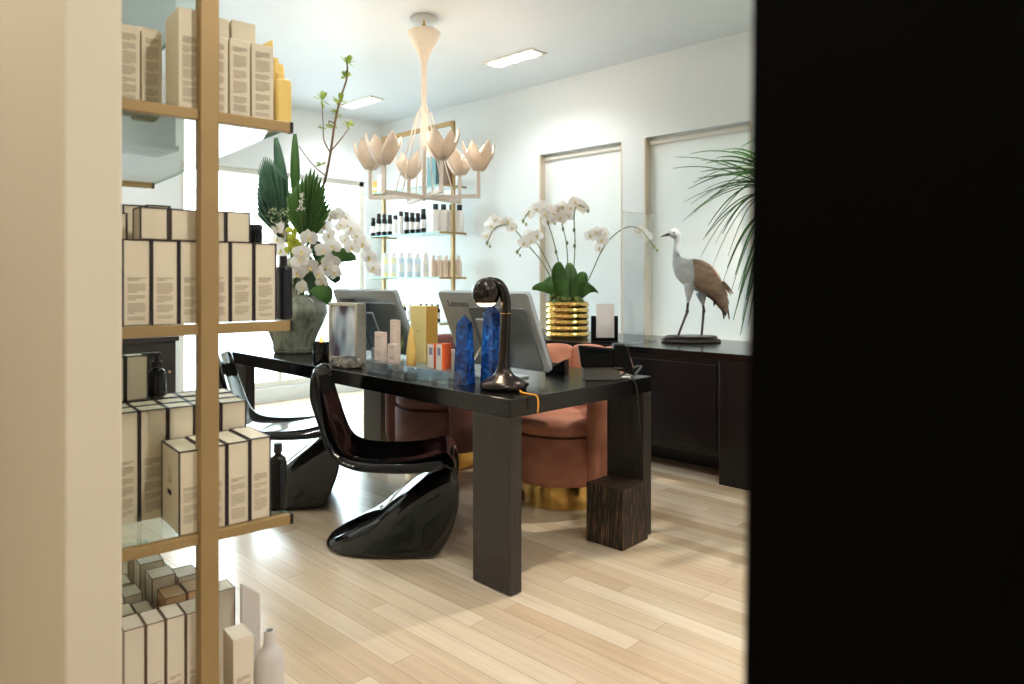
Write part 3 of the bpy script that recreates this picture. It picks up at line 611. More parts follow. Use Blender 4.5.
# ------------------------------------------------------------------ chandelier
def chandelier():
    c = PD(424, 18, (CZ-H)*F/(HOR-18)); t = thing('tulip_chandelier', 'white plaster chandelier with six lit tulip cups hung over the desk', 'chandelier', (c.x, c.y, CZ), TH)
    d = (CZ-H)*F/(HOR-18); k = d/F; zz = lambda py: H-(py-HOR)*k-CZ
    MB().lathe([(.0, 0), (.085, -.001), (.09, -.008), (.085, -.016), (.02, -.018)], 32).build('ceiling_rose', MT['trim'], t)
    MB().tube([(0, 0, -.016), (0, 0, zz(30))], .007, 10).ball((0, 0, zz(26)), .016).build('swivel', MT['gold'], t)
    MB().lathe([(.02, zz(29)), (.095, zz(31)), (.112, zz(32.5)), (.105, zz(36)), (.085, zz(42)), (.05, zz(52)), (.028, zz(60)), (.018, zz(68)), (.017, zz(104)), (.028, zz(109)), (.018, zz(114))], 32).build('canopy_cone', MT['plaster'], t, 60)
    MB().lathe([(.016, zz(112)), (.016, zz(198)), (.006, zz(201))], 16).build('stem', MT['plaster'], t)
    R = 55*k; zr = zz(197); b = MB()
    for j in range(3):
        a = math.radians(-6+60*j); M = Matrix.Rotation(a, 4, 'Z'); b.box(-R, R, -.011, .011, zr-.013, zr+.013, M)
    b.build('cross_bars', MT['plaster'], t, bevel=.002)
    for j in range(6):
        a = math.radians(-6+60*j); cx, cy = R*math.cos(a), R*math.sin(a)
        MB().tube([(0, 0, zz(109)), (cx*.12, cy*.12, zz(112)), (cx*.55, cy*.55, zr+.01)], .0045, 6).build('stay_rod', MT['plaster'], t)
        zc = zr+(.165 if j % 2 == 0 else .185)
        arm = MB().box(cx-.012, cx+.012, cy-.012, cy+.012, zr-.013, zc).build('upright', MT['plaster'], t, bevel=.002)
        cup = bpy.data.objects.new('tulip_cup', MB().lathe([(.012, 0), (.03, .01), (.04, .022), (.02, .026)], 16).mesh('cup', MT['petal'], 50)); C.objects.link(cup); cup.parent = t; cup.location = (cx, cy, zc); cup.rotation_euler = (0, 0, a); cup.scale = (1.25, 1.25, 1.2)
        for q in range(6):
            ph = 2*PI*q/6+.3; big = 1 if q % 2 else .92
            def pet(u, v, ph=ph, big=big):
                s = 2*v-1; w = math.sin(PI*min(1, u*.86+.14))**.75*.047*big
                r = .026+.064*math.sin(u*PI*.56)**.85; z = .008+.158*u*big
                an = ph+s*w/max(r, .03)
                return Vector((r*math.cos(an)*(1-.10*abs(s)*u), r*math.sin(an)*(1-.10*abs(s)*u), z-.006*s*s))
            p = MB().grid(pet, 10, 7).build('petal', MT['petal'], cup, 180); so = p.modifiers.new('thick', 'SOLIDIFY'); so.thickness = .004
        MB().ball((0, 0, .065), (.014, .014, .026), 12, 8).build('bulb', MT['bulb'], cup)
        l = bpy.data.lights.new('tulip_bulb', 'POINT'); l.energy = 3; l.color = (1, .78, .55); l.shadow_soft_size = .02
        o = bpy.data.objects.new('tulip_bulb', l); C.objects.link(o); o.parent = cup; o.location = (0, 0, .12)
chandelier()

# ------------------------------------------------------------------ desk things
TZ = .75
def monitor(x0, y0, L, label):
    t = thing('computer_monitor', label, 'monitor', (x0, y0, TZ), 0, 'monitors on the desk')
    # back panel faces -Y and leans so that its top comes forward
    lean = math.atan2(.15, .35); M = Matrix.Translation((0, .15, .045)) @ Matrix.Rotation(lean, 4, 'X'); hh = .385
    def rr(w0, w1, h0, h1, r, n=5):
        o = []
        for cx, cz, a0 in ((w1-r, h1-r, 0), (w0+r, h1-r, 90), (w0+r, h0+r, 180), (w1-r, h0+r, 270)):
            for i in range(n+1): a = math.radians(a0+90*i/n); o.append((cx+r*math.cos(a), cz+r*math.sin(a)))
        return o
    b = MB().prism(rr(0, L, 0, hh, .018), -.006, .018, 'y', M); b.build('housing', MT['silver'], t, bevel=.003)
    MB().prism(rr(.012, L-.012, .012, hh-.012, .01), .0185, .0215, 'y', M).build('screen', MT['screen'], t)
    MB().prism(rr(L*.33, L*.95, .01, hh*.82, .02), -.016, -.0065, 'y', M).build('rear_cover', MT['silver_dark'], t, bevel=.003)
    s = MB().box(L*.40, L*.60, -.03, -.017, .02, .26, M); s.build('stand_arm', MT['silver'], t, bevel=.004)
    MB().box(L*.3, L*.7, .03, .2, 0, .010).box(L*.42, L*.58, .09, .145, .01, .07).build('stand_foot', MT['silver'], t, bevel=.003)
    MB().tube([(L*.36, .03, .011), (L*.36, -.005, .012), (L*.38, .01, .06), (L*.40, .06, .14)], .006, 8).build('prop_rod', MT['chrome'], t)
    c = bpy.data.curves.new('maker_name', 'FONT'); c.body = 'Lenovo'; c.size = .048; c.extrude = .0006; c.materials.append(MT['inkdark'])
    o = bpy.data.objects.new('maker_name', c); C.objects.link(o); o.parent = t
    o.matrix_local = M @ Matrix.Translation((.05, -.0066, hh-.075)) @ Matrix.Rotation(PI/2, 4, 'X')
    dg = bpy.context.evaluated_depsgraph_get(); me = bpy.data.meshes.new_from_object(o.evaluated_get(dg)); mat_l = o.matrix_local.copy(); bpy.data.objects.remove(o)
    o = bpy.data.objects.new('maker_name', me); C.objects.link(o); o.parent = t; o.matrix_local = mat_l
    MB().box(L*.72, L*.90, -.0175, -.016, hh*.70, hh*.735, M).build('rating_label', MT['silver_dark'], t)
    return t
mo = monitor(-2.60, 2.218, .59, 'silver tilted all-in-one monitor seen from behind, next to the table lamp')
m2 = copy_tree(mo); m2.location = (-3.55, 2.23, TZ); m2['label'] = 'silver tilted all-in-one monitor seen from behind, next to the flower vase'

def lamp():
    t = thing('table_lamp', 'gunmetal cordless table lamp with curved hooded head near the desk corner', 'lamp', (-2.03, 2.087, TZ), TH)
    # local x is to the viewer's right
    pr = [(.0, 0), (.094, .001), (.099, .012), (.096, .028), (.074, .043), (.05, .055), (.036, .069), (.028, .088), (.024, .115), (.0215, .16)]
    MB().lathe(pr, 40).build('base', MT['gunmetal'], t, 80)
    pp = smoothpath([(.001, 0, .11), (.004, 0, .2), (.008, 0, .29), (.009, 0, .355), (.0, 0, .405), (-.022, 0, .437), (-.055, 0, .446), (-.075, 0, .442)], 5)
    MB().tube(pp, [.0225-.001*min(1, i/20) for i in range(len(pp))], 24).build('stem', MT['gunmetal'], t, 80)
    c = (-.073, 0, .400); b = MB()
    def dome(u, v):
        a = 2*PI*u; p = -.72+(PI/2+.72)*v; r = .058
        return Vector((c[0]+r*math.cos(p)*math.cos(a), c[1]+r*math.cos(p)*math.sin(a), c[2]+r*math.sin(p)*1.1))
    b.grid(dome, 36, 14, True); o = b.build('hood', MT['gunmetal'], t, 80); so = o.modifiers.new('thick', 'SOLIDIFY'); so.thickness = .003
    MB().lathe([(.0, -.012), (.025, -.009), (.040, .002), (.0, .006)], 24, (c[0], 0, c[2]-.044), close=False).build('diffuser', MT['bulb'], t)
    MB().lathe([(.0235, .314), (.0235, .317)], 24, (.0085, 0, 0), close=False).build('seam_ring', MT['gold'], t)
    MB().box(.06, .105, -.03, -.015, .018, .03).build('switch', MT['gunmetal'], t, bevel=.003)
    l = bpy.data.lights.new('table_lamp_bulb', 'SPOT'); l.energy = 5; l.color = (1, .8, .58); l.spot_size = math.radians(120); l.shadow_soft_size = .04
    o = bpy.data.objects.new('table_lamp_bulb', l); C.objects.link(o); o.parent = t; o.location = (c[0], 0, c[2]-.062)
    p0 = Vector((-1.955, 2.11, TZ+.006)); e = Vector((-1.796, DY0+.25, TZ+.004))
    pts = smoothpath([p0, (-1.92, 2.07, TZ+.005), (-1.88, 2.05, TZ+.005), (-1.84, 2.04, TZ+.006), (-1.806, 2.04, TZ+.004), (-1.797, 2.04, TZ-.02), (-1.80, 2.04, TZ-.06)], 4)
    o = MB().tube(pts, .0035, 8).build('orange_cord', MT['cordo'], t, 80); o.matrix_parent_inverse = (Matrix.Translation((-2.03, 2.087, TZ)) @ Matrix.Rotation(TH, 4, 'Z')).inverted()
lamp()
def obelisk(px, py_base, d, w, h, label, rz):
    p = PD(px, HOR, d); t = [(-w, -w), (w, -w), (w, w), (-w, w)]
    b = MB(); k = .72; vs = [(x, y, 0) for x, y in t]+[(x*k, y*k, h*.87) for x, y in t]+[(0, 0, h)]
    b.add(vs, [(3, 2, 1, 0)]+[(i, (i+1) % 4, 4+(i+1) % 4, 4+i) for i in range(4)]+[(4+i, 4+(i+1) % 4, 8) for i in range(4)])
    o = b.build('crystal_obelisk', MT['blue'], bevel=.002, loc=(p.x, p.y, TZ), rot=(0, 0, rz), smooth=20); tag(o, label, 'crystal', 'blue crystal obelisks')
obelisk(464.5, 383, 3.06, .036, .305, 'blue stone obelisk standing free on the desk, left of the lamp', .3)
obelisk(491.5, 384, 3.07, .036, .355, 'taller blue stone obelisk tucked under the lamp head', .1)
# acrylic risers with products
def riser(x0, x1, y0, y1, h, label):
    h += .024; y0 += .02; y1 += .02
    t = MB().box(-(x1-x0)/2, (x1-x0)/2, -(y1-y0)/2, (y1-y0)/2, 0, h).build('acrylic_riser', MT['acrylic_block'], bevel=.002, loc=((x0+x1)/2, (y0+y1)/2, TZ+.0005)); tag(t, label, 'riser', 'acrylic risers')
def at_y(px, y): return PD(px, HOR, PY(px, y)).x
def ztop_y(px, py, y): d = PY(px, y); return H-(py-HOR)*d/F
riser(at_y(366, 2.0), at_y(404, 2.0), 1.985, 2.13, .03, 'long low clear riser under the blush cartons')
riser(at_y(406, 2.0)+.003, at_y(428, 2.0), 1.985, 2.10, .03, 'clear riser under the pointed yellow bottle')
riser(at_y(410, 2.17)-.01, at_y(426, 2.17)+.015, 2.145, 2.245, .02, 'clear block under the tall yellow carton')
riser(at_y(430, 2.0), at_y(454, 2.0), 1.985, 2.08, .03, 'small clear riser beneath the two orange cartons')
RT = TZ+.0555
def deskbox(l, r, top, y, dp, z, body, label, name='carton', extra=None, rz=0, bot=None):
    x0, x1 = at_y(l, y), at_y(r, y); h = ztop_y((l+r)/2, top, y)-z
    t = thing(name, label, 'box', ((x0+x1)/2, y+dp/2, z), rz)
    MB().box(-(x1-x0)/2, (x1-x0)/2, -dp/2, dp/2, 0, h).build('carton', MT[body], t, bevel=.0015)
    if extra: extra(t, x1-x0, dp, h)
    return t
def smalltext(t, w, dp, h):
    b = MB()
    for k, q in enumerate((.84, .78, .3, .25, .2)): b.box(-w*.3, w*(.3-.1*(k % 2)), -dp/2-.0006, -dp/2-.0001, h*q, h*q+.003)
    b.build('printed_text', MT['ink'], t, 0)
deskbox(374.5, 382.5, 332, 2.05, .028, RT, 'blush', 'left blush carton on the long clear riser', extra=smalltext)
deskbox(387.5, 395.5, 344, 2.04, .028, RT, 'blush', 'short blush carton in front of the tall one on the riser', extra=smalltext)
deskbox(390, 396, 320, 2.09, .028, RT, 'blush', 'tall slim blush carton at the back of the long riser', extra=smalltext)
def ybox(t, w, dp, h):
    MB().box(w/2+.0001, w/2+.0006, -dp/2+.001, dp/2-.001, .001, h-.001).build('gold_side', MT['gold_card'], t, 0)
    b = MB(); b.box(-w*.1, w*.05, -dp/2-.0006, -dp/2-.0001, h*.55, h*.57).build('printed_mark', MT['ink'], t, 0)
deskbox(410.5, 426, 306, 2.17, .075, TZ+.046, 'lemon', 'tall yellow carton with mustard side on the desk between the monitors', extra=ybox)
def orangeb(t, w, dp, h):
    MB().box(-w/2+.001, w/2-.001, -dp/2-.0006, -dp/2-.0001, .001, h-.001).build('white_front', MT['white'], t, 0); MB().box(-w*.22, w*.25, -dp/2-.0012, -dp/2-.0007, h*.55, h*.85).build('printed_text', MT['inkblue'], t, 0)
deskbox(427.5, 434.0, 344, 2.05, .04, RT, 'orange', 'left orange carton with white front on the small riser', extra=orangeb)
deskbox(436, 442.0, 344, 2.032, .055, RT, 'orange', 'right orange carton with white front on the small riser', extra=orangeb)
deskbox(448, 453.5, 350, 2.14, .03, TZ+.001, 'white', 'small white carton between orange cartons and blue obelisk', extra=smalltext)
x = at_y(409.5, 2.03); hh = ztop_y(409, 326, 2.03)-RT
t = thing('yellow_bottle', 'pointed yellow bottle on a clear riser', 'bottle', (x, 2.04, RT)); MB().lathe([(.02, 0), (.0225, .003), (.0225, hh*.35), (.018, hh*.6), (.01, hh*.88), (.003, hh)], 20).build('body', MT['yellow'], t, 60); MB().lathe([(.0228, .004), (.0228, .012)], 20, close=False).build('foot_band', MT['gold_card'], t)
# green sprig in a tiny vase
p = PD(401, HOR, 3.5); t = thing('air_plant', 'small green sprig in a tiny white pot behind the blush cartons', 'plant', (p.x, p.y-.02, TZ))
MB().lathe([(.02, 0), (.026, .01), (.03, .05), (.026, .06), (.0, .05)], 16).build('pot', MT['white'], t, 50)
for k in range(9):
    a = k*2.4; tip = Vector((.05*math.cos(a), .05*math.sin(a), .15+.03*(k % 3)))
    MB().strip(bez((0, 0, .05), (tip.x*.3, tip.y*.3, tip.z*.8), tip, 6), lambda u: .006*(1-u)+.001, Vector((-math.sin(a), math.cos(a), 0)), .3).build('leaf', MT['sprout'], t, 180)
# candle
x = at_y(319.5, 2.02); t = thing('candle', 'lit candle in a black glass at the left front edge of the desk', 'candle', (x, 2.03, TZ))
MB().lathe([(.0, .0), (.04, .001), (.043, .006), (.043, .122), (.039, .122), (.039, .095), (0, .094)], 28, close=False).build('glass', MT['darkglass'], t, 40); MB().lathe([(0, .096), (.037, .097)], 24, close=False).build('wax', MT['white'], t); MB().tube([(0, 0, .096), (0, 0, .11)], .0015, 6).build('wick', MT['inkdark'], t); MB().lathe([(.0, .108), (.011, .122), (.008, .14), (.0, .165)], 12, close=False).build('flame', MT['flame'], t, 80)
# picture frame
def picture():
    y = 2.13; x0, x1 = at_y(325.5, y), at_y(353.5, y); w = x1-x0; h = ztop_y(343, 303, y)-TZ
    t = thing('picture_frame', 'deep champagne metal picture frame standing on the desk beside the vase', 'picture frame', ((x0+x1)/2, y+.05, TZ))
    b = MB(); e = .018; dp = .032
    b.box(-w/2, -w/2+e, -dp, dp, 0, h).box(w/2-e, w/2, -dp, dp, 0, h).box(-w/2+e, w/2-e, -dp, dp, 0, e*1.6).box(-w/2+e, w/2-e, -dp, dp, h-e, h)
    b.build('frame', MT['champagne'], t, bevel=.003)
    m, nt, bs = nodes('blurred_photo'); tc = nt.nodes.new('ShaderNodeTexCoord'); wv = nt.nodes.new('ShaderNodeTexNoise'); wv.inputs['Scale'].default_value = 9; wv.inputs['Detail'].default_value = 1; mp = nt.nodes.new('ShaderNodeMapping'); mp.inputs['Scale'].default_value = (1, 1, .5)
    nt.links.new(tc.outputs['Object'], mp.inputs[0]); nt.links.new(mp.outputs[0], wv.inputs['Vector']); rp = nt.nodes.new('ShaderNodeValToRGB'); el = rp.color_ramp.elements
    el[0].position = .36; el[0].color = lin('#5a4d5e'); el[1].position = .62; el[1].color = lin('#e8f0f6'); q = el.new(.46); q.color = lin('#9fb4c8')
    nt.links.new(wv.outputs['Fac'], rp.inputs[0]); nt.links.new(rp.outputs[0], bs.inputs['Base Color']); bs.inputs['Roughness'].default_value = .12
    MB().box(-w/2+e, w/2-e, -dp+.012, dp-.005, e*1.6, h-e).build('photo', m, t, 0)
    MB().box(-.02, .02, dp, dp+.004, .01, h*.7).build('strut', MT['black'], t)
picture()
# carved stone in front of the frame
x = at_y(345, 2.05); b = MB()
for k in range(46):
    a = rnd.uniform(0, 2*PI); r = rnd.uniform(.2, 1)**.5; cx, cy = 1.15*.085*r*math.cos(a), .05*r*math.sin(a); b.ball((cx, cy, .022+.02*(1-r)), (rnd.uniform(.016, .028), rnd.uniform(.014, .02), rnd.uniform(.018, .028)), 8, 6)
b.lathe([(.1, .0), (.112, .006), (.1, .02), (.03, .03)], 24, sy=.55)
o = b.build('carved_stone', MT['stone'], None, 80, loc=(x, 2.06, TZ)); rm = o.modifiers.new('join', 'REMESH'); rm.mode = 'VOXEL'; rm.voxel_size = .004; tag(o, 'rough grey carved stone lying in front of the picture frame', 'stone')
# desk phone
def phone():
    p = PZ(601, 380, TZ); t = thing('desk_phone', 'black desk phone on a grey stand at the back right of the desk', 'phone', (p.x, p.y+.05, TZ), TH)
    k = 3.2/700
    MB().prism([(-.11, 0), (.05, 0), (.05, .02), (.055, .075), (-.115, .075), (-.11, .03)], -.05, .06, 'y').build('stand', MT['grey'], t, bevel=.004)
    M = Matrix.Translation((0, -.05, .06)) @ Matrix.Rotation(math.radians(-3), 4, 'X')
    MB().prism([(-.125, 0), (.02, .0), (.02, .085), (-.14, .10)], -.012, .03, 'y', M).build('console', MT['black'], t, bevel=.006)
    MB().prism([(-.105, .062), (.0, .062), (.0, .075), (-.105, .082)], -.0145, -.0125, 'y', M).build('display', MT['screen'], t)
    MB().prism([(.015, .055), (.118, .02), (.085, .15), (.07, .165), (.02, .165)], -.06, .02, 'y').build('handset', MT['black'], t, bevel=.008)
    MB().box(.02, .06, -.064, -.0605, .055, .06).build('indicator', MT['grey'], t)
    q = PZ(557, 374, TZ); t2 = thing('card_reader', 'small black card reader between the monitor and the desk phone', 'card reader', (q.x, q.y, TZ), TH-.4)
    MB().prism([(-.05, 0), (.05, 0), (.05, .02), (-.05, .075)], -.035, .035, 'x', Matrix.Rotation(PI/2, 4, 'Z')).build('body', MT['black'], t2, bevel=.005)
    MB().box(-.028, .028, -.0005, .0005, -.02, .02, Matrix.Translation((0, .01, .045)) @ Matrix.Rotation(PI/2-.48, 4, 'X')).build('keypad', MT['grey'], t2)
    # cables running off the right end
    pts = smoothpath([PZ(618, 379, TZ)+UP*.008, PZ(632, 375, TZ)+UP*.03, PZ(641, 374, TZ)+UP*.035, Vector((DX1+.012, 2.70, TZ+.004)), Vector((DX1+.02, 2.72, TZ-.05)), Vector((DX1+.022, 2.74, .5))], 5)
    tag(MB().tube(pts, .006, 8).build('phone_cable', MT['rubber'], None, 80), 'black cable arching over the right desk end', 'cable', 'desk cables')
    pts = smoothpath([PZ(560, 373, TZ)+UP*.005, PZ(552, 368, TZ)+UP*.03, PZ(548, 366, TZ)+UP*.07, PZ(546, 368, TZ)+UP*.12, PZ(545, 370, TZ)+UP*.16], 5)
    tag(MB().tube(pts, .0035, 8).build('monitor_cable', MT['rubber'], None, 80), 'thin black cable looping behind the monitor beside the card reader', 'cable', 'desk cables')
    pw = PZ(622, 378, TZ); t3 = MB().box(-.05, .05, -.03, .03, 0, .004).build('notepaper', MT['paper'], None, 0, loc=(pw.x-.01, pw.y-.01, TZ+.001), rot=(0, 0, .6)); tag(t3, 'white slip of paper beside the desk phone', 'paper')
phone()
# vase
def vase_and_flowers():
    vx, vy = -4.03, 2.25; d0 = SA*-vx+CA*vy; k = d0/F
    h = .36; R = .207
    t = thing('flower_vase', 'large grey green glazed vase full of white flowers at the desk end', 'vase', (vx, vy, TZ))
    pr = [(0, .002), (.112, .0), (.122, .006), (.124, .02), (.128, .06), (.15, .12), (.185, .19), (R, .25), (.2, .30), (.17, .335), (.15, .35), (.155, .362), (.145, .362), (.14, .345), (.10, .30), (0, .28)]
    MB().lathe(pr, 48, close=False).build('body', MT['celadon'], t, 80)
    MB().lathe([(0.124, .02), (.127, .024), (.13, .03), (.128, .034)], 48, close=False).build('foot_ring', MT['celadon'], t)
    V = Vector((vx, vy, TZ+.34)); dv = d0
    def Q(px, py, dd=0): return PD(px, py, dv+dd)
    def fan(name, base, tips, m, label, w=.017, dd=0, cat='leaf', mid=None):
        b = MB(); B = Q(*base, dd); n = len(tips)
        for i in range(n):
            T = Q(*tips[i], dd+.05*math.sin(i*1.7)); c = (B+T)/2+CAMY*(-.04)
            pts = bez(B, c, T, 9); L = (T-B).length
            side = (T-B).cross(CAMY).normalized()
            q0, q1 = Q(*tips[max(i-1, 0)], dd), Q(*tips[min(i+1, n-1)], dd); wt = min(.03, max(.008, (q1-q0).cross((T-B).normalized()).length/(4 if 0 < i < n-1 else 2)))
            b.strip(pts, lambda u: .002+wt*1.12*u*(1 if u < .86 else max(0, 1-(u-.86)/.14)), side, 1.0)
        pts = bez(V-UP*.1, (V+B)/2, B+ (B-V)*.05, 5); b.tube(pts, .006, 8)
        o = b.build(name, m, None, 60); so = o.modifiers.new('thick', 'SOLIDIFY'); so.thickness = .0015; tag(o, label, cat)
    def env(keys, n):
        out = []
        for i in range(n):
            f = i/(n-1)*(len(keys)-1); k_ = min(int(f), len(keys)-2); u = f-k_; out.append((keys[k_][0]*(1-u)+keys[k_+1][0]*u, keys[k_][1]*(1-u)+keys[k_+1][1]*u))
        return out
    fan('fan_palm_leaf', (290, 246), env([(257, 212), (256, 190), (258, 168), (264, 156), (273, 160), (281, 170), (288, 176)], 26), MT['dgreen'], 'dark pleated fan palm leaf on the left of the vase arrangement', dd=.05, w=.02)
    fan('palm_spear', (308, 246), env([(286, 210), (287, 196), (294, 185), (304, 176), (313, 166), (320, 176), (326, 184), (327, 198), (332, 206), (326, 222)], 20), MT['mgreen'], 'bright green pleated palm spear above the white orchids', dd=-.04, w=.02)
    def blade(base, tip, w, m, label, dd=0, bend=(0, 0)):
        B = Q(*base, dd); T = Q(*tip, dd); c = Q((base[0]+tip[0])/2+bend[0], (base[1]+tip[1])/2+bend[1], dd-.04)
        b = MB().strip(bez(B, c, T, 10), lambda u: .003+w*math.sin(PI*(u*.9+.05))**.7, (T-B).cross(CAMY).normalized(), .25); b.tube(bez(V-UP*.1, (V+B)/2, B, 4), .004, 6)
        o = b.build('long_leaf', m, None, 60); so = o.modifiers.new('thick', 'SOLIDIFY'); so.thickness = .0015; tag(o, label, 'leaf', 'single leaves in the vase')
    blade((296, 215), (295, 134), .028, MT['mgreen'], 'upright strap leaf rising behind the fan palm leaf', .08)
    blade((288, 215), (276, 138), .035, MT['dgreen'], 'dim strap leaf behind the top of the fan palm leaf', .12)
    blade((312, 290), (330, 303), .05, MT['green'], 'broad leaf hanging over the rim of the vase', -.1, (8, -8))
    blade((318, 262), (356, 258), .045, MT['green'], 'broad leaf pointing right below the orchid spray', .0, (4, -10))
    blade((305, 255), (318, 300), .06, MT['dgreen'], 'dark leaf in shade among the lower orchids', .02, (4, 0))
    blade((298, 250), (300, 300), .06, MT['dgreen'], 'dark leaf behind the left orchids', .04, (-4, 0))
    blade((312, 240), (338, 282), .06, MT['dgreen'], 'dark leaf behind the right orchids', .08, (4, 0))
    # branch
    br = thing('blossom_branch', 'tall budding branch with yellow green tufts rising from the vase', 'branch', V)
    L = lambda px, py, dd=.03: Q(px, py, dd)-V
    m = smoothpath([(0, 0, -.1), L(308, 262), L(320, 200), L(326, 176), L(331, 150), L(335, 122), L(341, 97), L(347, 78), L(347, 62)], 4)
    MB().tube(m, [.011-.006*i/(len(m)-1) for i in range(len(m))], 8).build('main_twig', MT['twig'], br, 80)
    for pts in ([(330, 152), (324, 140), (323, 122), (322, 104)], [(331, 151), (341, 139), (349, 128)], [(326, 176), (314, 166), (303, 152), (299, 146)], [(335, 124), (329, 121), (330, 128)]):
        q = smoothpath([L(*p) for p in pts], 4); MB().tube(q, [.005-.003*i/(len(q)-1) for i in range(len(q))], 6).build('side_twig', MT['twig'], br, 80)
    r = random.Random(3)
    for px, py, s in ((347, 62, 1), (345, 77, .8), (340, 101, 1), (322, 100, 1.1), (323, 129, .7), (331, 128, .8), (348, 126, .8), (321, 165, .7), (334, 112, .6), (337, 116, .6)):
        c = L(px, py); b = MB()
        for j in range(11):
            dr = Vector((r.uniform(-1, 1), r.uniform(-1, 1), r.uniform(-.3, 1))).normalized(); T = c+dr*.056*s
            b.strip(bez(c, (c+T)/2+UP*.008, T, 5), lambda u: .013*s*math.sin(PI*(u*.9+.05)), dr.cross(Vector((.3, .5, .8))).normalized(), .3)
        b.build('leaf_tuft', MT['sprout'], br, 180)
    return V, Q
V, Q = vase_and_flowers()
# orchid blooms
def bloom_mesh(seed, cup=.25):
    r = random.Random(seed); b = MB()
    def petal(ang, ln, wd, tilt, back=0):
        ca, sa = math.cos(ang), math.sin(ang)
        def fn(u, v):
            s = 2*v-1; w = wd*math.sin(PI*min(1, u**.75*.93+.04))**.7; x = ln*u; y = s*w; z = tilt*ln*u*u-cup*w*s*s*.6+back
            return Vector((ca*x-sa*y, sa*x+ca*y, z))
        b.grid(fn, 6, 5)
    for a in (90, 215, 325): petal(math.radians(a+r.uniform(-6, 6)), .9, .36, -.12, -.04)
    for a in (8, 172): petal(math.radians(a+r.uniform(-6, 6)), 1.0, .62, .08+r.uniform(-.1, .1))
    b.m = 1; petal(math.radians(270), .42, .16, .7, .02); b.ball((0, .02, .1), .1, 8, 6); b.m = 0
    return b.mesh('bloom', [MT['orchid'], MT['lip']], 180, recalc=False)
BL = [bloom_mesh(i) for i in range(4)]
def put_bloom(parent, p, normal, size, i, name='bloom'):
    o = bpy.data.objects.new(name, BL[i % 4]); C.objects.link(o); o.parent = parent
    z = normal.normalized(); y = (UP-z*z.z).normalized(); x = y.cross(z)
    R = Matrix((x, y, z)).transposed().to_4x4(); R = R @ Matrix.Rotation(rnd.uniform(-.4, .4), 4, 'Z')
    o.matrix_local = Matrix.Translation(p) @ R @ Matrix.Scale(size, 4); return o
def facing(): return (-CAMY*1.0+CAMX*rnd.uniform(-.8, .8)+UP*rnd.uniform(-.35, .45))
def sprays():
    G = [('white orchid spray hanging at the left of the vase arrangement', [(291, 240), (283, 232), (278, 228), (277, 240), (281, 251), (287, 264), (286, 279), (292, 295)], .0),
         ('white orchid spray over the centre of the vase', [(306, 245), (309, 238), (302, 252), (300, 260), (309, 267), (297, 273), (302, 287), (303, 303)], -.14),
         ('white orchid spray between the palm spear and the monitor', [(315, 248), (323, 250), (333, 246), (331, 262), (319, 274), (326, 267), (322, 282), (334, 272)], -.12),
         ('white orchid spray arching right above the monitor', [(318, 250), (329, 236), (341, 225), (351, 228), (357, 236), (345, 240), (352, 247), (363, 244), (369, 257), (374, 268)], -.03),
         ('small white orchid spray high under the palm spear', [(310, 250), (316, 230), (324, 226), (331, 216), (338, 214), (346, 218)], .04)]
    for lb, pts, dd in G:
        t = thing('orchid_spray', lb, 'flowers', V, 0, 'white orchid sprays in the vase')
        L = [Q(px, py, dd+rnd.uniform(-.03, .03))-V for px, py in pts]
        path = smoothpath([Vector((0, 0, -.1)), L[0]*.5+UP*.05]+[p+CAMY*.02 for p in L], 3)
        MB().tube(path, .0035, 6).build('stem', MT['stem'], t, 80)
        for i, p in enumerate(L[1:] if len(L) < 9 else L[1:]): put_bloom(t, p, facing(), rnd.uniform(.056, .066), i)
    t = thing('lime_orchid_stem', 'lime green flower cluster beside the left white orchids in the vase', 'flowers', V)
    MB().tube(smoothpath([Vector((0, 0, -.1)), Q(294, 262, -.1)-V, Q(294, 228, -.1)-V], 4), .004, 6).build('stem', MT['stem'], t)
    lm = BL[0].copy(); lm.materials[0] = MT['lime']; lm.materials[1] = MT['sprout']
    for i in range(14):
        o = bpy.data.objects.new('bloom', lm); C.objects.link(o); o.parent = t; p = Q(rnd.uniform(289, 300), rnd.uniform(226, 256), -.13+rnd.uniform(-.02, .02))-V
        z = facing().normalized(); y = (UP-z*z.z).normalized(); o.matrix_local = Matrix.Translation(p) @ Matrix((y.cross(z), y, z)).transposed().to_4x4() @ Matrix.Scale(.03, 4)
    t = thing('filler_sprig', 'pale fluffy sprig above the left orchids in the vase', 'flowers', V)
    MB().tube([Vector((0, 0, -.1)), Q(286, 225, -.05)-V], .003, 6).build('stem', MT['stem'], t)
    b = MB()
    for i in range(70):
        p = Q(rnd.uniform(268, 291), rnd.uniform(209, 224), rnd.uniform(-.1, .02))-V; dr = Vector((rnd.uniform(-1, 1), rnd.uniform(-1, 1), rnd.uniform(-.2, 1))).normalized()
        b.strip([p, p+dr*.012, p+dr*.024], lambda u: .004*(1.05-u), dr.orthogonal().normalized(), .2)
    b.build('florets', MT['bud'], t, 180)
    t = thing('filler_sprig', 'slim white astilbe sprig in front of the palm spear', 'flowers', V)
    MB().tube([Vector((0, 0, -.1)), Q(302, 230, -.1)-V, Q(301, 196, -.12)-V], .0025, 6).build('stem', MT['stem'], t)
    b = MB()
    for i in range(50):
        f = rnd.random(); p = Q(301+rnd.uniform(-3.5, 3.5)*(1-f)+f, 211-f*18, -.13)-V; dr = Vector((rnd.uniform(-1, 1), rnd.uniform(-1, 1), rnd.uniform(-.2, 1))).normalized()
        b.strip([p, p+dr*.009, p+dr*.018], lambda u: .004*(1.05-u), dr.orthogonal().normalized(), .2)
    b.build('florets', MT['orchid'], t, 180)
sprays()

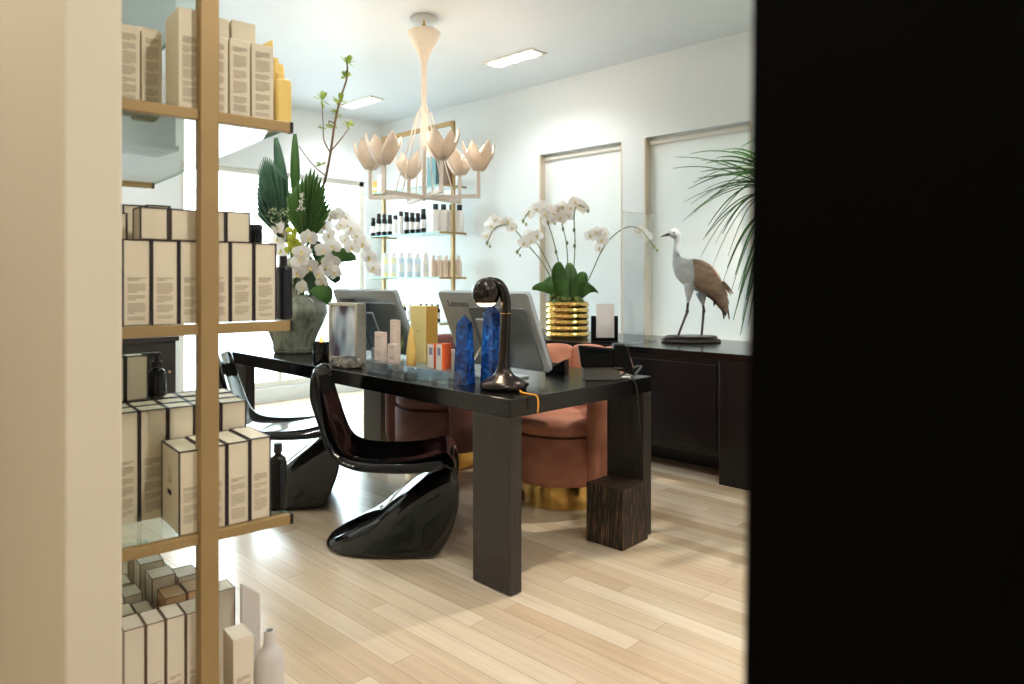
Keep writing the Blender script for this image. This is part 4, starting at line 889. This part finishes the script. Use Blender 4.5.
# ------------------------------------------------------------------ potted orchids on the counter
CT = .775
def potted_orchid():
    d = 5.2; p = PD(567, HOR, d); t = thing('potted_orchid', 'white orchids in a ribbed gold pot on the window counter', 'plant', (p.x, p.y, CT)); O = Vector((p.x, p.y, CT))
    pr = [(0, .0), (.15, .0)]; n = 6; hh = .265
    for i in range(n):
        z = .004+hh*i/n
        for s in range(7): pr.append((.152+.011*math.sin(PI*s/6), z+hh/n*s/6.2))
    pr += [(.15, hh+.002), (.142, hh+.002), (.14, hh-.03), (0, hh-.03)]
    MB().lathe(pr, 56, close=False).build('pot', MT['gold'], t, 60)
    b = MB()
    r = random.Random(5)
    for i in range(60):
        a = r.uniform(0, 2*PI); q = .12*r.random()**.5; b.ball((q*math.cos(a), q*math.sin(a), hh+r.uniform(-.02, .05)), (r.uniform(.015, .035),)*2+(r.uniform(.012, .028),), 7, 5)
    b.build('moss', MT['moss'], t, 80)
    L = lambda px, py, dd=0: PD(px, py, d+dd)-O
    for i, (bs, c, tp, w, dd) in enumerate((((562, 297), (545, 282), (532, 288), .045, -.05), ((560, 298), (552, 276), (545, 280), .05, .05), ((565, 298), (556, 272), (558, 262), .065, -.05), ((570, 298), (572, 275), (569, 263), .06, .05), ((575, 298), (582, 276), (584, 272), .055, 0), ((580, 298), (590, 282), (598, 292), .035, -.06), ((562, 298), (548, 282), (541, 284), .04, .1), ((576, 300), (590, 282), (592, 288), .045, .08), ((566, 300), (558, 286), (556, 280), .042, -.1), ((574, 300), (578, 284), (584, 282), .04, -.1))):
        B, M_, T = L(*bs, dd), L(*c, dd), L(*tp, dd*1.6)
        o = MB().strip(bez(B, M_, T, 10), lambda u: .004+w*math.sin(PI*(u*.86+.1))**.7*.8, ((T-B).cross(CAMY)+CAMX*.001).normalized(), .3).build('leaf', MT['green'], t, 180); so = o.modifiers.new('thick', 'SOLIDIFY'); so.thickness = .003
    S = [([(560, 297), (544, 265), (526, 243), (513, 228), (503, 225), (494, 229), (487, 243)], [(487, 236), (491, 226), (495, 220), (502, 223), (508, 222), (512, 228)]),
         ([(562, 297), (552, 272), (541, 250), (533, 240), (524, 244), (517, 252)], [(524, 243), (531, 240), (537, 236), (529, 234)]),
         ([(565, 297), (557, 255), (549, 226), (541, 213), (531, 210), (523, 221)], [(529, 214), (536, 209), (541, 205), (545, 214), (548, 221), (551, 208)]),
         ([(569, 297), (567, 250), (563, 228), (558, 216), (552, 220)], [(553, 213), (558, 210), (561, 218), (565, 214), (563, 207)]),
         ([(572, 297), (575, 245), (574, 218), (577, 205), (585, 208)], [(570, 208), (575, 202), (580, 206), (584, 209), (568, 216)]),
         ([(580, 297), (592, 272), (602, 250), (613, 236), (628, 227), (641, 230), (654, 247)], [(590, 236), (596, 232), (602, 240), (605, 233), (599, 248), (640, 231), (646, 236)])]
    k = 0
    for pts, fl in S:
        sp_ = bpy.data.objects.new('flower_spike', MB().tube(smoothpath([L(px, py, .03*math.sin(k+i*.8)) for i, (px, py) in enumerate(pts)], 4), .0042, 6).mesh('spike', MT['stem'], 80)); C.objects.link(sp_); sp_.parent = t
        for px, py in fl:
            put_bloom(sp_, L(px, py, rnd.uniform(-.05, .05)), facing(), rnd.uniform(.05, .06), k); k += 1
        e = L(*pts[-1])
        MB().ball(e, (.012, .012, .018), 8, 6).ball(e+Vector((.02, .01, -.025)), (.009, .009, .014), 8, 6).build('bud', MT['bud'], sp_, 80)
    for px, py in ((574.5, 246), (567, 243), (574, 230), (556, 252), (563, 229)): MB().ball(L(px, py), (.011, .011, .017), 8, 6).build('support_clip', MT['stem'], t, 80)
potted_orchid()
# card holder on the counter front
def holder():
    d = 4.78; p = PD(604.5, HOR, d); k = d/F; t = thing('card_holder', 'black stand holding a blank white card at the front of the counter', 'sign holder', (p.x, p.y, CT), TH)
    w = 13.5*k
    MB().box(-w, w, -.05, .05, 0, .012).build('foot', MT['black'], t, bevel=.003)
    MB().box(-w, -w+.035, -.012, .02, .012, 27*k).build('side_arm', MT['black'], t, bevel=.008, seg=3); MB().box(w-.025, w, -.012, .02, .012, 27*k).build('side_arm', MT['black'], t, bevel=.008, seg=3)
    MB().box(-w, w, .012, .02, .012, 10*k).build('back_plate', MT['black'], t, bevel=.002)
    MB().box(-w+.036, w-.026, -.002, .002, .035, 39*k).build('card', MT['paper'], t)
holder()
# acrylic divider on the counter
t = thing('acrylic_screen', 'clear acrylic divider standing on the counter between the windows', 'screen', (-2.677, 4.07, CT))
MB().box(-.003, .003, -.185, .185, .004, .885).build('sheet', MT['acrylic'], t, 0)
for y in (-.15, .15): MB().box(-.04, .04, y-.012, y+.012, 0, .012).build('foot', MT['acrylic_block'], t, bevel=.002)
MB().box(-.0045, .0045, -.187, -.1845, .004, .886).box(-.0045, .0045, -.187, .187, .885, .8875).build('polished_edge', MT['white'], t, 0)

# ------------------------------------------------------------------ crane
def crane():
    d = 4.84; p = PD(691, HOR, d); O = Vector((p.x, p.y, CT)); k = d/F
    t = thing('crane_figure', 'standing crane figure with pale breast and brown wings on a dark oval plinth', 'bird figure', O, TH)
    py0 = 341.8
    def W(px, py, y=0): return Vector(((px-691)*k, y, (py0-py)*k))
    b = MB(); b.lathe([(0, 0), (29*k, 0), (30*k, .006), (29*k, .022), (26*k, .028), (26.5*k, .034), (25*k, .045), (0, .046)], 40, sy=.62, close=False); b.build('plinth', MT['darkwood'], t, 50)
    # neutral materials by body region
    m, nt, bs = nodes('crane_plumage'); tc = nt.nodes.new('ShaderNodeTexCoord'); sx = nt.nodes.new('ShaderNodeSeparateXYZ'); nt.links.new(tc.outputs['Object'], sx.inputs[0])
    nz = nt.nodes.new('ShaderNodeTexNoise'); nz.inputs['Scale'].default_value = 14; nt.links.new(tc.outputs['Object'], nz.inputs['Vector'])
    r = nt.nodes.new('ShaderNodeValToRGB'); r.color_ramp.elements[0].position = .35; r.color_ramp.elements[0].color = lin('#b9c4ce'); r.color_ramp.elements[1].position = .65; r.color_ramp.elements[1].color = lin('#d9dfe3')
    nt.links.new(nz.outputs['Fac'], r.inputs[0]); nt.links.new(r.outputs[0], bs.inputs['Base Color']); bs.inputs['Roughness'].default_value = .8
    body = MB()
    path = [(669.5, 234.5, 2.6), (672, 232.5, 4.2), (675, 233, 4.9), (677.5, 236.5, 4.0), (677.2, 243, 3.2), (676.3, 250, 3.2), (676.5, 257, 4.0), (678.5, 262, 7.0), (683.5, 268, 11.5), (690, 272.5, 14), (697, 275.5, 15), (704, 279, 14), (711, 284, 11), (717, 290, 7.5), (721, 296, 4)]
    pts = smoothpath([W(x, y) for x, y, _ in path], 3); rad = []
    for i in range(len(path)-1):
        for j in range(3): rad.append((path[i][2]*(1-j/3)+path[i+1][2]*j/3)*k)
    rad.append(path[-1][2]*k); body.tube(pts, rad, 18, flat=.8)
    body.ball(W(674, 233.5), (5.2*k, 4.4*k, 4.6*k), 14, 10)
    for (hx, hy, kx, ky, fx, fy, ys) in ((689, 284, 686.5, 311, 677.5, 334.5, -.02), (702, 292, 704.6, 311, 702.4, 335, .02)):
        body.tube([W(hx, hy, ys), W(hx*.72+kx*.28, hy*.72+ky*.28, ys), W(hx*.5+kx*.5, hy*.5+ky*.5, ys), W(hx*.3+kx*.7, hy*.3+ky*.7, ys)], [6*k, 4.4*k, 2.6*k, 1.3*k], 10)
    o = body.build('body', m, t, 180); rm = o.modifiers.new('join', 'REMESH'); rm.mode = 'VOXEL'; rm.voxel_size = .0055; rm.use_smooth_shade = True
    brown = ramp_mat('brown_feathers', [(.3, '#8f7764'), (.7, '#b99f8a')], 10, .8, .15, stretch=(1, 3, 3)); dark = ramp_mat('dark_feathers', [(.3, '#2b2522'), (.7, '#5c4d42')], 10, .7, .15); legm = mat('grey_leg', '#4b443f', .6)
    MB().tube([W(670.5, 233.6), W(666, 234.8), W(661, 236.5)], [2.1*k, 1.3*k, .4*k], 10).build('beak', mat('olive_beak', '#5b5648', .5), t, 80)
    for s in (-1, 1): MB().ball(W(673, 232.3, s*3.9*k), .9*k, 8, 6).build('eye', MT['blackcap'], t, 80)
    for s in (-1, 1):
        TP = [(691, 259), (700, 260), (709, 265), (717, 274), (723, 286), (727, 300)]; BP = [(691, 284), (698, 290), (706, 294.5), (713, 299), (719, 306), (725, 314)]
        def wing(u, v, s=s):
            i = min(int(u*5), 4); f = u*5-i
            tx, ty = (TP[i][q]*(1-f)+TP[i+1][q]*f for q in (0, 1)); bx_, by = (BP[i][q]*(1-f)+BP[i+1][q]*f for q in (0, 1))
            lat = (.22+.78*math.sin(PI*(.08+.74*v)))*(14.6-11*u*u)
            return W(tx*(1-v)+bx_*v, ty*(1-v)+by*v, s*lat*k)
        o = MB().grid(wing, 14, 9).build('wing', brown, t, 180); so = o.modifiers.new('thick', 'SOLIDIFY'); so.thickness = .008; so.offset = 0
        for q in range(7):
            x0, y0 = 706+q*2.4, 284-q*.5; tip = (716+q*2.6, 303-q*1.5)
            T = W(tip[0], tip[1]+2*math.sin(q), s*5*k); B = W(x0, y0, s*8*k)
            MB().strip(bez(B, (B+T)/2+UP*.006, T, 6), lambda u: .011*math.sin(PI*(u*.8+.15))**.6, Vector((.25, s*.4, .88)).normalized(), .2).build('wing_feather', brown, t, 180)
    for q in range(12):
        B = W(711+q*1.1, 285+q*.5, (q % 3-1)*4*k); T = W(712+q*1.6 if q < 4 else 721+q*.75, 303+q*1.6 if q < 4 else 310+(q % 5)*2.2-(q > 9)*6, (q % 3-1)*5*k)
        cx = W(718+q*.8, 294+q*.3, 0)
        o = MB().strip(bez(B, cx, T, 7), lambda u: .012*math.sin(PI*(u*.85+.1))**.6, Vector((.8, .3, .5)).normalized(), .3).build('tail_feather', dark if q % 3 else brown, t, 180); so = o.modifiers.new('thick', 'SOLIDIFY'); so.thickness = .002
    for fx, fy, ys in ((677.5, 335.5, -.02), (702.4, 335.8, .02)):
        b = MB()
        for a in (180, 150, 210, 0): b.tube([W(fx, fy, ys), W(fx, fy+.6, ys)+Vector((math.cos(math.radians(a))*.03, math.sin(math.radians(a))*.03, -.001))], [.005, .0025], 6)
        b.build('foot', legm, t, 80)
    # stockings of dark skin on the bare shanks
    for (hx, hy, kx, ky, fx, fy, ys) in ((688, 294, 686.5, 311, 677.5, 335, -.02), (703, 298, 704.6, 311, 702.4, 335.5, .02)):
        MB().tube([W(hx, hy, ys), W((hx+kx)/2, (hy+ky)/2, ys), W(kx, ky-1.5, ys), W(kx, ky, ys), W(kx-.4, ky+1.5, ys), W((kx+fx)/2, (ky+fy)/2, ys), W(fx, fy, ys)], [1.5*k, 1.25*k, 1.35*k, 1.9*k, 1.35*k, 1.1*k, 1.2*k], 10).build('shank', legm, t, 80)
crane()

# ------------------------------------------------------------------ palm behind the black wall edge
def palm():
    d = 4.45; O = Vector((-1.70, 4.33, CT)); t = thing('potted_palm', 'potted palm with arching fronds on the counter behind the black wall', 'plant', O)
    MB().lathe([(0, 0), (.10, 0), (.11, .01), (.135, .2), (.14, .23), (.128, .235), (.12, .2), (0, .19)], 32, close=False).build('pot', MT['basket'], t, 50); MB().lathe([(0, .205), (.12, .2)], 24, close=False).build('soil', MT['soil'], t)
    r = random.Random(11)
    for j in range(4):
        a = j*1.6; MB().tube(smoothpath([(0.03*math.cos(a), .03*math.sin(a), .19), (.05*math.cos(a), .05*math.sin(a), .6), (.06*math.cos(a), .06*math.sin(a), 1.05)], 4), .011, 8).build('cane', MT['stem'], t, 80)
    def frond(crown, tips, w, arch):
        c0 = crown-O; b = MB()
        b.tube(smoothpath([Vector((0, 0, .9)), Vector((c0.x*.5, c0.y*.5, .95+(c0.z-.9)*.4)), c0], 4), .005, 6)
        for (T, lift) in tips:
            T = T-O; c = (c0+T)/2+UP*lift; s = (T-c0).cross(UP); s = s.normalized() if s.length > .01 else CAMX
            b.strip(bez(c0, c, T, 9), lambda u: .002+w*math.sin(PI*(u**.8*.9+.06))**.8, s, .35)
        b.build('frond', MT['palm'], t, 180)
    # fronds leaning into view
    V_ = [((770, 172), [(697, 178, .02), (700, 172, .06), (688, 189, .10), (706, 163, .09), (716, 158, .1), (728, 152, .1)], -.05, .022), ((766, 185), [(683, 221, .16), (690, 205, .15), (700, 199, .12), (694, 213, .17), (708, 225, .17), (704, 190, .1)], -.1, .014), ((770, 195), [(705, 236, .2), (715, 244, .22), (700, 258, .26), (722, 234, .2), (712, 268, .28), (728, 256, .25)], .0, .014), ((775, 215), [(722, 284, .3), (730, 296, .3), (737, 305, .3), (727, 268, .26), (742, 320, .34), (735, 275, .28)], .05, .013), ((778, 230), [(733, 320, .3), (740, 335, .3), (746, 300, .3), (738, 290, .3), (748, 325, .3)], -.05, .014)]
    for cr, tips, dd, w in V_: frond(PD(cr[0], cr[1], d+dd), [(PD(x, y, d+dd+r.uniform(-.12, .12)), l) for x, y, l in tips], w, .1)
    for j in range(7):
        a = -2.6+j*.62; c = O+Vector((.16*math.cos(a), .16*math.sin(a), 1.0+.1*(j % 3)))
        tips = []
        for q in range(8):
            aa = a+r.uniform(-.75, .75); L = r.uniform(.35, .6); T = c+Vector((L*math.cos(aa), L*math.sin(aa), r.uniform(-.35, .25))); T.y = min(T.y, 4.66); tips.append((T, .12))
        frond(c, tips, .013, .1)
    for c, n in (((-1.5, 4.0, 2.1), 9), ((-1.32, 3.9, 2.0), 9), ((-1.2, 4.05, 2.2), 8)):
        c = Vector(c); tips = []
        for q in range(n):
            aa = -PI/2-.9+1.8*q/(n-1); L_ = r.uniform(.3, .45); tips.append((c+Vector((L_*math.cos(aa), L_*math.sin(aa), r.uniform(-.3, -.02))), .08))
        frond(c, tips, .014, .1)
palm()

# ------------------------------------------------------------------ light and camera
w = bpy.data.worlds.new('overcast_daylight'); bpy.context.scene.world = w; w.use_nodes = True
nt = w.node_tree; bg = nt.nodes['Background']; bg.inputs[1].default_value = 11.5
tc = nt.nodes.new('ShaderNodeTexCoord'); sx = nt.nodes.new('ShaderNodeSeparateXYZ'); rp = nt.nodes.new('ShaderNodeValToRGB')      # overcast sky above, pale pavement below
nt.links.new(tc.outputs['Generated'], sx.inputs[0]); mr = nt.nodes.new('ShaderNodeMapRange'); mr.inputs['From Min'].default_value = -.08; mr.inputs['From Max'].default_value = .08
nt.links.new(sx.outputs['Z'], mr.inputs['Value']); nt.links.new(mr.outputs[0], rp.inputs[0])
rp.color_ramp.elements[0].color = (.36, .40, .43, 1); rp.color_ramp.elements[1].color = (.76, .91, 1, 1); nt.links.new(rp.outputs[0], bg.inputs[0])
cam = bpy.data.cameras.new('camera'); co = bpy.data.objects.new('camera', cam); C.objects.link(co)
cam.sensor_width = 36; cam.lens = 36*F/1024; cam.shift_y = -(342-HOR)/1024; cam.clip_start = .02
co.location = (0, 0, H); co.rotation_euler = (PI/2, 0, TH)
cam.dof.use_dof = True; cam.dof.focus_distance = 2.9; cam.dof.aperture_fstop = 4.8
sc = bpy.context.scene; sc.camera = co
sc.view_settings.view_transform = 'Standard'; sc.view_settings.look = 'None'; sc.view_settings.gamma = 1; sc.view_settings.use_curve_mapping = False
sc.view_settings.exposure = 0.35
sc.cycles.use_denoising = True; sc.cycles.max_bounces = 10; sc.cycles.transparent_max_bounces = 24; sc.cycles.sample_clamp_indirect = 6
